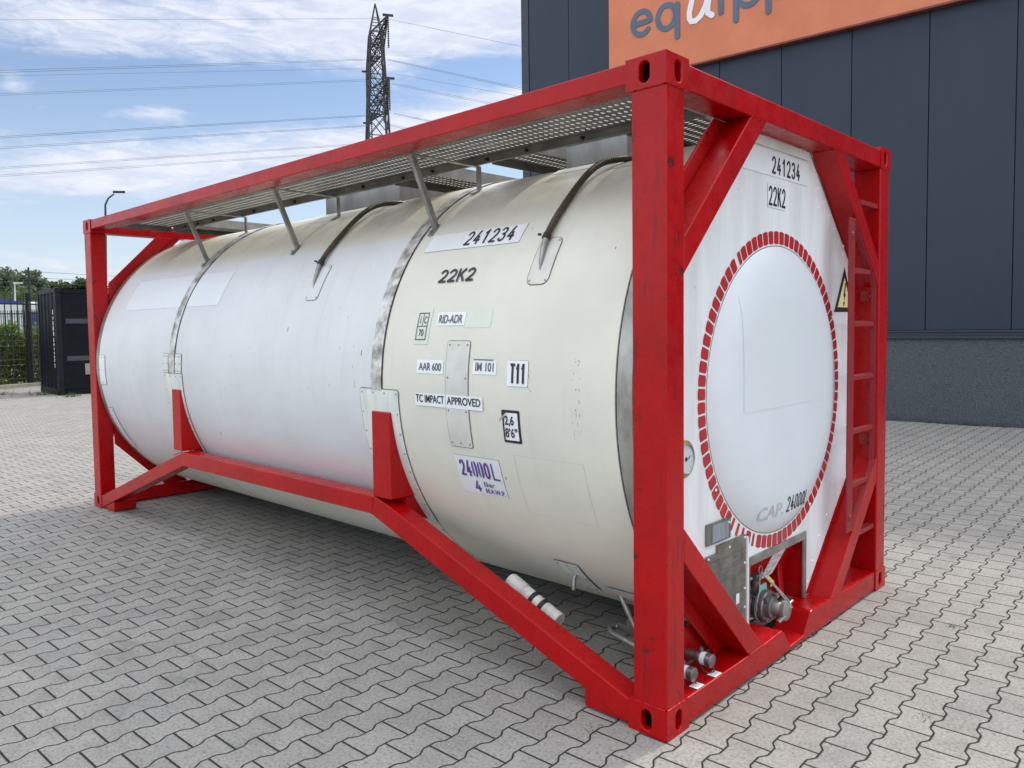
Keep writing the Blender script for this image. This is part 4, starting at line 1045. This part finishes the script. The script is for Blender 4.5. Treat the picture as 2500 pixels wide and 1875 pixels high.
# ---- document tube, pipes under the tank
ta, tb = Vector((-1.005, .205, .362)), Vector((-.700, .205, .235)); td = (tb-ta).normalized()
g = G(); g.tube([ta, ta+td*.012, ta+td*.013, ta+td*.30, ta+td*.302, tb], [.034, .040, .037, .037, .039, .039], 28); g.tube([ta+td*.03, ta+td*.10], .0395, 28)
tu = g.out('document_tube', M['tube'], CT, smooth=True)
for q in (.155, .215):
    g = G(); g.tube([ta+td*q, ta+td*(q+.022)], .0405, 28); g.out('rubber_band', M['rubber'], tu)
g = G(); g.tube([ta+td*.19, ta+td*.19+Vector((0, -.10, -.03))], .008, 8); g.out('clip', M['steel'], tu)
g = G(); g.tube([cyl(-.755, -47.5, RR-.002), cyl(-.755, -47.5, RR+.02), cyl(-.755, -47.5, RR+.03)+Vector((0, 0, -.05))], .010, 12); g.out('drain_stub', M['steel'], CT, smooth=True)
g = G(); g.tube([(-.60, .52, .335), (-.50, .52, .17), (-.44, .52, .13)], .013, 12); g.out('support_rod', M['steel'], CT, smooth=True)
g = G(); g.tube([(-.20, .36, .115), (-.48, .445, .125), (-.600, .475, .128), (-.632, .505, .13), (-.63, .545, .132), (-.55, .60, .135), (-.35, .66, .14)], .014, 12); g.out('guard_hoop', M['steel'], CT, smooth=True)
g = G(); g.bar((-.60, .54, .15), (-.42, .52, .14), .035, .035); g.bar((-.54, .54, .17), (-.50, .54, .175), .05, .05); g.tube([(-.45, .52, .14), (-.36, .50, .14)], .026, 12); g.out('pipe_fitting', M['valve'], CT)

# ================================================================== BACKGROUND
M['navy'] = simple('black_blue_container_paint', (.004, .006, .010), .5, 0, .3, 3, .1, 10, spec=.2)
M['navy2'] = simple('container_paint_grey', (.010, .012, .018), .5, 0, .2, 4, spec=.25)
M['stripe'] = simple('grey_door_stripe', (.050, .052, .070), .5, 0, .2, 4)
M['fence'] = simple('black_fence_paint', (.010, .013, .014), .5, 0, .2, 6)
M['pylon'] = simple('weathered_pylon_steel', (.045, .043, .048), .6, .3, .3, 1)
M['wire'] = simple('conductor_wire', (.16, .19, .25), .6, .3, .1, 1)
M['insul'] = simple('insulator_glass', (.05, .06, .06), .3, 0, .2, 2)
# ---- shipping container: door end faces the yard
c0 = Vector((-19.885, 3.84, 0)); ce = Vector((.06, .998, 0)).normalized(); cs = Vector((-ce.y, ce.x, 0))
if cs.x > 0: cs = -cs
BW, BLn, BH = 2.44, 1.87, 2.69
sc_ = thing('storage_container', c0 + ce*BW/2 + cs*BLn/2, 'small black shipping container beside the fence, partly hidden by the red post', 'container')
def cp_(e, s, z): return c0 + ce*e + cs*s + Vector((0, 0, z))
def cbox(g, e0, e1, s0, s1, z0, z1):
    v = [cp_(e, s, z) for e in (e0, e1) for s in (s0, s1) for z in (z0, z1)]; g.add(v, [(0,1,3,2),(4,6,7,5),(0,4,5,1),(2,3,7,6),(0,2,6,4),(1,5,7,3)])
for e0 in (0, BW-.16):
    for s0 in (0, BLn-.16):
        for z0 in (0, BH-.12):
            g = G(); cbox(g, e0-.005, e0+.165, s0-.005, s0+.165, z0+.001, z0+.12); g.out('corner_casting', M['navy'], sc_, bevel=.006)
            g = G(); cbox(g, e0+.05, e0+.10, s0-.0065, s0-.0055, z0+.03, z0+.09); cbox(g, e0-.0065, e0-.0055, s0+.05, s0+.10, z0+.03, z0+.09); g.split('casting_slot', M['gap'], sc_)
for e0 in (0, BW-.13):
    for s0 in (0, BLn-.13):
        g = G(); cbox(g, e0+.001, e0+.13, s0+.001, s0+.13, .121, BH-.121); g.out('corner_post', M['navy2'] if e0 == 0 else M['navy'], sc_, bevel=.006)
g = G(); cbox(g, 0.002, .10, .17, BLn-.17, .02, .16); cbox(g, .002, .10, .17, BLn-.17, BH-.11, BH-.005); g.split('side_rail', M['navy2'], sc_)
g = G(); cbox(g, .17, BW-.17, .002, .10, .02, .14); cbox(g, .17, BW-.17, .002, .10, BH-.13, BH-.02); g.split('door_sill', M['navy'], sc_)
g = G(); n = 18                                   # corrugated side
for k in range(n):
    s0 = .13+(BLn-.26)*k/n; s1 = .13+(BLn-.26)*(k+1)/n; d0, d1 = (.012, .012) if k % 4 in (0,) else ((.012, .048) if k % 4 == 1 else ((.048, .048) if k % 4 == 2 else (.048, .012)))
    g.add([cp_(d0, s0, .16), cp_(d1, s1, .16), cp_(d1, s1, BH-.11), cp_(d0, s0, BH-.11)], [(0, 1, 2, 3)])
g.out('corrugated_side', M['navy'], sc_)
g = G(); cbox(g, .06, BW-.06, .06, BLn-.06, .10, BH-.02); g.out('inner_box', M['navy'], sc_)
g = G(); g.add([cp_(-.002, -.002, BH-.004), cp_(BW, 0, BH-.004), cp_(BW, BLn, BH-.004), cp_(0, BLn, BH-.004)], [(0, 1, 2, 3)]); g.out('roof', M['navy2'], sc_)
for e0, e1 in ((.135, 1.215), (1.225, BW-.135)):
    g = G(); cbox(g, e0, e1, .014, .055, .145, BH-.135); dr = g.out('door', M['navy'], sc_, bevel=.006)
    for z in (1.86, .92):
        g = G(); cbox(g, e0+.08, e1-.04, .004, .013, z-.06, z+.06); g.out('door_stripe', M['stripe'], dr)
    g = G(); cbox(g, e0+.02, e1-.02, .006, .0135, .30, .33); cbox(g, e0+.02, e1-.02, .006, .0135, .50, .52); cbox(g, e0+.02, e1-.02, .006, .0135, 2.45, 2.48); g.split('door_rib', M['navy'], dr)
    for z in (2.33, 1.66, 1.02, .36):
        e = e0-.02 if e0 < 1 else e1+.02
        g = G(); cbox(g, e-.05, e+.13, -.012, .012, z-.035, z-.012); cbox(g, e-.05, e+.13, -.012, .012, z+.020, z+.040); g.tube([cp_(e-.03, -.005, z-.05), cp_(e-.03, -.005, z+.055)], .014, 8); g.out('hinge', M['navy2'], dr)
g = G(); cbox(g, .62, .98, -.006, .004, .50, .78); g.out('plate', simple('dull_plate', (.30, .30, .29), .5, 0, .2, 9), sc_)
g = G(); z = 2.15
while z > .75:
    hh = random.uniform(.05, .13); cbox(g, .0065, .0085, .30+random.uniform(-.02, .02), .34+random.uniform(0, .03), z-hh, z); z -= hh+random.uniform(.015, .05)
g.out('white_side_marking', M['decal'], sc_, label='column of white marks down the corrugated side')

# ---- fence
fA = Vector((-24.17, 3.40, 0)); fdir = Vector((-.27, .963, 0)).normalized()
def fp(s, z, o=0): return fA + fdir*s + Vector((0, 0, z)) + Vector((fdir.y, -fdir.x, 0))*o
fe = thing('bar_fence', fp(2, 0), 'black steel bar fence with a mesh lower half, left of the black container', 'fence')
for z in (2.42, 1.0, .45, .08):
    g = G(); g.bar(fp(-10, z), fp(9, z), .04, .04); g.out('rail', M['fence'], fe)
g = G(); s = -10
while s < 9: g.tube([fp(s, .05), fp(s, 2.66), fp(s, 2.72)], [.016, .016, .004], 6); s += .183
b_ = g.out('bars', M['fence'], fe); b_['kind'] = 'stuff'
g = G()
for z in (.25, .65, .8, 1.2, 1.35, 1.55, 1.8, 2.05): g.tube([fp(-10, z, .03), fp(9, z, .03)], .006, 4)
g.split('mesh_wire', M['fence'], fe)
for s in (-6.9, -4.3, -1.7, 1.07, 3.6, 6.2):
    g = G(); g.bar(fp(s, 0), fp(s, 2.75), .09, .09, (1, 0, 0)); g.out('post', M['fence'], fe)
g = G(); g.tube([fp(1.12, 0, .08), fp(1.12, 3.50, .08)], .026, 8)
for z in (2.75, 2.9, 3.05, 3.2, 3.38): g.tube([fp(-10, z, .08), fp(9, z, .08)], .005, 4)
g.out('electric_wire_pole', M['fence'], fe)

# ---- hedge and trees
def leafmat(name, a, b_, c=None):
    m, t, b, o = material(name)
    oi = t.new('ShaderNodeNewGeometry').outputs['Random Per Island']
    col = t.mix(oi, a, b_)
    if c: col = t.mix(t.mapr(t.noise(o, .9, 3), .45, .6), col, c)
    t.set(b.inputs['Base Color'], col); b.inputs['Roughness'].default_value = .6; b.inputs['Specular IOR Level'].default_value = .3
    tr = t.new('ShaderNodeBsdfTranslucent'); t.set(tr.inputs[0], t.mix(.5, col, (.25, .35, .05))); ad = t.new('ShaderNodeMixShader'); ad.inputs[0].default_value = .25
    t.l.new(b.outputs[0], ad.inputs[1]); t.l.new(tr.outputs[0], ad.inputs[2]); t.l.new(ad.outputs[0], t.n['Material Output'].inputs[0])
    return m
M['hedge'] = leafmat('hedge_leaves', (.13, .19, .035), (.045, .085, .02), (.20, .25, .05))
M['leafA'] = leafmat('grey_green_leaves', (.13, .165, .115), (.07, .10, .07))
M['leafB'] = leafmat('dark_green_leaves', (.05, .085, .03), (.025, .045, .02))
M['bark'] = simple('bark', (.09, .075, .06), .9, 0, .3, 4)
def leaf(g, c, s):
    a = random.uniform(0, 6.28); n_ = Vector((math.cos(a)*.8, math.sin(a)*.8, random.uniform(-.2, 1))).normalized(); u = n_.cross(Vector((.3, .1, 1))).normalized(); v = n_.cross(u)
    r = random.uniform(0, 3.14); u, v = u*math.cos(r)+v*math.sin(r), v*math.cos(r)-u*math.sin(r)
    g.add([c-u*s*.5, c+v*s*.32, c+u*s*.5, c-v*s*.32], [(0, 1, 2, 3)])
hd = thing('hedge', fp(2, -.1, -1.2), 'bright green leafy hedge growing behind the black bar fence', 'hedge')
g = G()
for _ in range(26000):
    s = random.uniform(-6, 7.5); top = 1.72 + .16*math.sin(s*3.1) + .1*math.sin(s*7.7); z = -.1 + (top+.1)*random.random()**.8
    o_ = -.45 - random.random()**2*1.2 + .18*math.sin(s*4.4+z*3)
    leaf(g, fp(s, z, o_), random.uniform(.09, .17))
for _ in range(160):
    s = random.uniform(-6, 7.5); b0 = fp(s, 1.6, random.uniform(-1.2, -.5)); h = random.uniform(.1, .45)
    for k in range(8): leaf(g, b0 + Vector((random.gauss(0, .04), random.gauss(0, .04), h*k/8)), .09)
g.out('foliage', M['hedge'], hd, smooth='keep')
g = G()
for k in range(34): s = -6+k*.4; g.tube([fp(s, -.16, -1.0), fp(s+random.uniform(-.1, .1), 1.3, -1.0)], [.03, .012], 5)
g.split('stem', M['bark'], hd)
def tree(px, py, D, hgt, wid, mat, label, nclump, gnd=-.16, conic=False, lf=.30):
    topp = at(px, py, D); base = Vector((topp.x, topp.y, gnd)); H = topp.z - gnd
    t_ = thing('tree', base, label, 'tree', 'trees beyond the fence')
    g = G(); g.tube([base, base+Vector((.1, .05, H*.35)), base+Vector((0, .15, H*.7)), base+Vector((.05, 0, H*.93))], [wid*.05, wid*.04, wid*.022, .02], 7)
    cl = []
    for k in range(nclump):
        u = random.random(); z = H*(1-hgt) + H*hgt*u; w_ = wid/2*(math.sin(math.pi*min(1, (u*.85+.12)))**.7 if not conic else (1.05-u)*.9)
        a = random.uniform(0, 6.28); r = w_*math.sqrt(random.random()); cl.append(base + Vector((r*math.cos(a), r*math.sin(a), min(z, H-.3))))
    for c in cl[::3]: g.tube([Vector((base.x, base.y, max(c.z-1.2, H*.25))), c], [.05, .015], 4)
    g.out('trunk', M['bark'], t_)
    g = G()
    for c in cl:
        cr = random.uniform(.35, .75)*wid/6
        for _ in range(34):
            d_ = Vector((random.gauss(0, 1), random.gauss(0, 1), random.gauss(0, .8))).normalized()*cr*random.uniform(.5, 1.05); leaf(g, c+d_, random.uniform(lf*.7, lf*1.3))
    g.out('crown', mat, t_, smooth='keep')
tree(14, 657, 80, .80, 4.6, M['leafA'], 'grey-green tree at the left edge of the photo', 90)
tree(42, 664, 82, .78, 3.0, M['leafA'], 'narrow grey-green tree, second from the left edge', 60)
tree(75, 661, 76, .80, 4.2, M['leafA'], 'grey-green tree behind the tall fence pole', 85)
tree(-40, 650, 84, .80, 6, M['leafA'], 'grey-green tree just outside the left edge', 60)
tree(112, 690, 84, .85, 4.5, M['leafB'], 'low dark tree just left above the black container', 70)
tree(141, 687, 80, .85, 4.0, M['leafB'], 'dark round tree above the middle of the black container', 80)
tree(164, 692, 82, .85, 3.8, M['leafB'], 'dark tree above the right part of the black container', 70)
tree(197, 681, 62, .85, 3.6, M['leafB'], 'dark green tree right beside the red corner post', 80)
tree(300, 720, 90, .85, 7, M['leafB'], 'low dark tree behind the far end of the tank', 60)
g = G()                                                 # low scrub belt
for _ in range(6500):
    px = random.uniform(-160, 330); D = random.uniform(60, 74); top = 712+8*math.sin(px*.09)+6*math.sin(px*.31); py = top + (830-top)*random.random()
    leaf(g, at(px, py, D), random.uniform(.3, .6))
tag(g.out('scrub', M['leafB'], smooth='keep'), 'dark scrub belt below the distant trees', 'scrub', kind='stuff')

# ---- far fence, truck, lamps
D2 = 40
f2 = thing('far_fence', at(60, 815, D2) - Vector((0, 0, 1.75)), 'distant black bar fence in front of the truck', 'fence')
g = G(); a = at(-60, 772, D2); b2 = at(200, 775, D2)
for z in (.2, 1.1, 2.4): g.bar((a.x, a.y, z), (b2.x, b2.y, z), .05, .05)
g.split('rail', M['fence'], f2)
g = G(); n = 48
for k in range(n+1):
    q = Vector((a.x, a.y, 0)).lerp(Vector((b2.x, b2.y, 0)), k/n); g.tube([q, q+Vector((0, 0, 2.55))], .016, 5)
g.out('bars', M['fence'], f2)
M['truckblue'] = simple('truck_blue', (.02, .05, .30), .35, 0, .15, 2)
M['truckwhite'] = simple('truck_white', (.62, .66, .68), .45, 0, .1, 1)
ta_ = at(-70, 815, 54); tb_ = at(57, 815, 54); tz = Vector((tb_.x-ta_.x, tb_.y-ta_.y, 0)).normalized(); tn = Vector((-tz.y, tz.x, 0))
if tn.x > 0: tn = -tn
T0 = Vector((tb_.x, tb_.y, -.16))
trk = thing('truck', T0 - tz*2, 'white box truck with a blue top, parked beyond the fences', 'truck')
def tbx(g, l0, l1, n0, n1, z0, z1):
    v = [T0 + tz*l + tn*n_ + Vector((0, 0, z)) for l in (l0, l1) for n_ in (n0, n1) for z in (z0, z1)]; g.add(v, [(0,1,3,2),(4,6,7,5),(0,4,5,1),(2,3,7,6),(0,2,6,4),(1,5,7,3)])
g = G(); tbx(g, -6, 0, 0, 2.5, .9, 3.45); g.out('cargo_box', M['truckwhite'], trk, bevel=.06)
g = G(); V = []; n = 8
for l, hz_ in ((-4.5, 3.5), (-3.9, 3.68), (-3, 3.82), (-1.6, 3.80), (-.5, 3.66), (.15, 3.46)):
    V += [T0+tz*l+tn*.05+Vector((0, 0, 3.455)), T0+tz*l+tn*.05+Vector((0, 0, hz_)), T0+tz*l+tn*2.4+Vector((0, 0, hz_)), T0+tz*l+tn*2.4+Vector((0, 0, 3.455))]
g.add(V, [(4*k+i, 4*k+(i+1) % 4, 4*k+4+(i+1) % 4, 4*k+4+i) for k in range(5) for i in range(4)] + [(0, 1, 2, 3), (20, 21, 22, 23)]); g.out('roof_cover', M['truckblue'], trk, smooth=True)
g = G(); tbx(g, .12, 1.0, .1, 2.4, .8, 2.9); g.out('cab', M['truckblue'], trk, bevel=.15); 
g = G(); tbx(g, .0, 1.05, .0, 2.4, 2.92, 3.55); g.out('wind_deflector', M['truckwhite'], trk, bevel=.2)
g = G()
for l in (-4.8, -.9, .6): g.tube([T0+tz*l+tn*.1+Vector((0, 0, .5)), T0+tz*l+tn*.5+Vector((0, 0, .5))], .5, 20)
g.split('wheel', M['rubber'], trk)
cols = [simple('mark_red', (.5, .05, .03)), simple('mark_green', (.05, .35, .10))]
g = G(); 
for k, l in enumerate((-3.3, -3.1, -2.8, -2.55, -2.3, -.75)): g.cur = k % 2; tbx(g, l, l+.14, -.02, -.005, 2.22, 2.5)
g.split('side_mark', cols, trk)
def lamp(px, ptop, hx, hy, D, mat, label, white):
    b0 = at(px, 815, D); bt = at(px, ptop, D); hd_ = at(hx, hy, D)
    L_ = thing('street_lamp', (b0.x, b0.y, 0), label, 'street lamp')
    g = G(); r = .045 if white else .05
    g.tube([(b0.x, b0.y, -.1), (bt.x, bt.y, bt.z-.2), bt, bt.lerp(hd_, .3)+Vector((0, 0, .12)), hd_.lerp(bt, .15)], [r*1.5, r, r*.9, r*.8, r*.7], 8); g.out('pole', mat, L_, smooth=True)
    g = G(); dd = (hd_-bt); dd.z = 0; dd.normalize(); g.bar(hd_-dd*.12, hd_+dd*.42+Vector((0, 0, .03)), .20, .09); g.out('lamp_head', mat, L_, bevel=.02)
lamp(257, 500, 282, 469, 42, simple('dark_lamp_metal', (.02, .022, .03), .5), 'tall black street lamp rising behind the far left corner of the red frame', False)
lamp(36, 697, 37, 692, 58, simple('pale_lamp_metal', (.62, .63, .62), .5), 'pale street lamp in front of the distant trees, above the truck', True)

# ---- pylon
Dp = 120; pb = at(933, 815, Dp); PB = Vector((pb.x, pb.y, -.2))
vdir = Vector((CAMP.x-PB.x, CAMP.y-PB.y, 0)).normalized(); rgt = Vector((-vdir.y, vdir.x, 0))
if rgt.dot(R_) < 0: rgt = -rgt
ay = (vdir*math.cos(R(8)) + rgt*math.sin(R(8))).normalized(); ax = Vector((ay.y, -ay.x, 0))
if ax.dot(rgt) < 0: ax = -ax
py = thing('power_pylon', PB, 'dark lattice electricity pylon seen beyond the roof rail', 'pylon')
def pp(a, b_, z): return PB + ax*a + ay*b_ + Vector((0, 0, z+.2))
Zt = [0, 8, 15, 21, 26, 30, 33.5, 36.5, 39, 41.5, 43.6, 45.2]
hwf = lambda z: 2.9 - 1.35*z/30 if z < 30 else 1.55 - (z-30)*.043
g = G(); th = .11
for z0, z1 in zip(Zt[:-1], Zt[1:]):
    a0, a1 = hwf(z0), hwf(z1)
    C0 = [(-a0, -a0), (a0, -a0), (a0, a0), (-a0, a0)]; C1 = [(-a1, -a1), (a1, -a1), (a1, a1), (-a1, a1)]
    for i in range(4):
        j = (i+1) % 4
        g.bar(pp(*C0[i], z0), pp(*C1[i], z1), .22, .22, (1, .2, 0)); g.bar(pp(*C0[i], z0), pp(*C1[j], z1), th, th); g.bar(pp(*C0[j], z0), pp(*C1[i], z1), th, th); g.bar(pp(*C1[i], z1), pp(*C1[j], z1), th, th)
        if z0 > 30: m_ = tuple((C0[i][k]+C0[j][k])/2 for k in (0, 1)); g.bar(pp(*m_, z0), pp(*C1[i], z1), .08, .08); g.bar(pp(*m_, z0), pp(*C1[j], z1), .08, .08)
body = g.out('lattice_body', M['pylon'], py)
g = G(); a1 = hwf(45.2)
for i, (sx_, sy_) in enumerate(((-1, -1), (1, -1), (1, 1), (-1, 1))): g.bar(pp(sx_*a1, sy_*a1, 45.2), pp(0, 0, 49.6), .14, .14)
for z in (46.6, 47.4):
    k = a1*(49.6-z)/4.4; q = [(-k, -k), (k, -k), (k, k), (-k, k)]
    for i in range(4): g.bar(pp(*q[i], z), pp(*q[(i+1) % 4], z), .09, .09)
g.out('peak', M['pylon'], py)
def arm(z, ln, side):
    g = G(); k = hwf(z); s_ = side; tip = pp(0, s_*ln, z+.1)
    lo = [pp(-k, s_*k, z-.9), pp(k, s_*k, z-.9)]; up = [pp(-k, s_*k, z+1.6), pp(k, s_*k, z+1.6)]
    for q in lo+up: g.bar(q, tip, .17, .17)
    n = 6
    for i in range(1, n):
        u = i/n; P0 = [q.lerp(tip, u) for q in lo+up]
        g.bar(P0[0], P0[1], .1, .1); g.bar(P0[2], P0[3], .09, .09); g.bar(P0[0], P0[2], .09, .09); g.bar(P0[1], P0[3], .09, .09)
        Pn = [q.lerp(tip, (i-1)/n) for q in lo+up]; g.bar(Pn[0], P0[1], .08, .08); g.bar(Pn[1], P0[0], .08, .08); g.bar(Pn[2], P0[0], .08, .08); g.bar(Pn[3], P0[1], .08, .08)
    g.bar(tip-ax*.7, tip+ax*.7, .3, .25)
    g.out('cross_arm', M['pylon'], py)
    for (off, dz_) in ((s_*ln, 0), (s_*ln*.55, -.3)):
        g = G(); c = pp(0, off, z-.1+dz_); zz = 0; pts = []; rs = []
        for q in range(28): pts.append(c+Vector((0, 0, -.15*q))); rs.append(.17 if q % 2 else .05)
        g.tube(pts, rs, 6); g.out('insulator_string', M['insul'], py)
for z in (43.3, 35.0):
    for s_ in (1, -1): arm(z, 12, s_)
# ---- wires
sc2 = 1260/2212
def g4(x, y): return (x*sc2, y*sc2)
WL = [((0, 85), (1640, 80), 120, 118), ((0, 302), (1570, 253), 108, 100), ((0, 311), (1570, 258), 108, 100), ((0, 325), (1560, 294), 132, 140), ((0, 402), (1580, 341), 132, 140), ((0, 409), (1580, 347), 132, 140),
      ((0, 585), (1575, 493), 108, 100), ((0, 592), (1575, 497), 108, 100), ((0, 631), (1575, 537), 120, 120), ((0, 638), (1575, 541), 120, 120),
      ((0, 718), (1600, 612), 132, 140), ((0, 724), (1600, 617), 132, 140), ((0, 750), (1600, 644), 140, 150), ((0, 757), (1600, 648), 140, 150)]
WR = [((1665, 82), (2212, 195), 118, 96), ((1660, 253), (2212, 372), 108, 88), ((1660, 257), (2212, 379), 108, 88), ((1665, 312), (2212, 410), 132, 110), ((1680, 355), (2100, 440), 132, 115), ((1680, 361), (2100, 447), 132, 115),
      ((1690, 485), (1850, 518), 108, 100), ((1690, 489), (1850, 523), 108, 100), ((1670, 533), (1760, 552), 120, 115), ((1670, 538), (1760, 558), 120, 115)]
def wire(pa, pb_, Da, Db, ext):
    a = at(*g4(*pa), Db if ext < 0 else Da); b = at(*g4(*pb_), Da if ext < 0 else Db)
    e = (a-b) if ext < 0 else (b-a); k = 1.0
    p0 = b if ext < 0 else a; p1 = p0 + e*1.6
    pts = []
    for i in range(13):
        u = i/12; p = p0.lerp(p1, u); s_ = u*(1-u)*4*(1.6 if ext < 0 else 1.0)*.0; pts.append(p + Vector((0, 0, -s_)))
    g = G(); g.tube(pts, .021, 4)
    return g.out('power_line', M['wire'])
LN = ['single topmost power line', 'upper wire of the first close pair from the top,', 'lower wire of the first close pair from the top,', 'single faint power line under the first pair',
      'upper wire of the second close pair from the top,', 'lower wire of the second close pair from the top,', 'upper wire of the third close pair from the top,', 'lower wire of the third close pair from the top,',
      'upper wire of the fourth close pair from the top,', 'lower wire of the fourth close pair from the top,', 'upper wire of the second lowest close pair', 'lower wire of the second lowest close pair', 'upper wire of the lowest close pair', 'lowest power line of all']
RN = ['single topmost power line', 'upper wire of the first close pair from the top', 'lower wire of the first close pair from the top', 'single faint power line under the first pair', 'upper wire of the second close pair from the top',
      'lower wire of the second close pair from the top', 'upper wire of the second lowest close pair', 'lower wire of the second lowest close pair', 'upper wire of the lowest close pair', 'lowest power line of all']
for i, (pa, pb_, Da, Db) in enumerate(WL):
    o = wire(pa, pb_, Da, Db, -1); tag(o, LN[i] + ' left of the pylon', 'power line', 'power lines left of the pylon')
for i, (pa, pb_, Da, Db) in enumerate(WR):
    o = wire(pa, pb_, Da, Db, 1); tag(o, RN[i] + ', between pylon and warehouse', 'power line', 'power lines right of the pylon')

# ---- weeds
M['straw'] = simple('dry_weed', (.36, .31, .18), .8, 0, .2, 8)
M['weed'] = simple('green_weed', (.09, .13, .035), .8, 0, .3, 8)
g = G()
for _ in range(1500):
    s = random.uniform(-4, 6); clump = math.sin(s*5.1)+math.sin(s*2.3+1)+math.sin(s*11)
    if clump < random.uniform(-.6, 1.4): continue
    c = FA + fd*s - kn*random.uniform(-.05, .55); h = random.uniform(.05, .28)*(1 if clump > .8 else .6); a = random.uniform(0, 6.28); l = Vector((math.cos(a), math.sin(a), 0))
    g.add([c-l*.012, c+l*.012, c+l*random.uniform(.02, .1)+Vector((0, 0, h))], [(0, 1, 2)])
tag(g.out('kerb_weeds', M['straw'], smooth='keep'), 'dry weeds growing along the kerb below the fence', 'weeds', kind='stuff')
g = G()
for cx_, cy_, n, sp in ((.66, .86, 22, .02), (.48, 1.98, 22, .02), (.93, 2.52, 20, .02), (1.02, 1.30, 16, .02), (-.28, -.12, 16, .02), (-20.6, 3.6, 50, .12), (-21.6, 2.9, 80, .25), (-19.3, 3.9, 50, .12)):
    for _ in range(n):
        c = Vector((cx_+random.gauss(0, sp), cy_+random.gauss(0, sp), 0)); a = random.uniform(0, 6.28); h = random.uniform(.008, .022)*(1 if cx_ > -5 else 6); l = Vector((math.cos(a), math.sin(a), 0))
        g.add([c-l*.002*(1 if cx_ > -5 else 5), c+l*.002*(1 if cx_ > -5 else 5), c+l*h*.8+Vector((0, 0, h))], [(0, 1, 2)])
tag(g.out('joint_weeds', M['weed'], smooth='keep'), 'tiny green weeds growing in the paving joints', 'weeds', kind='stuff')
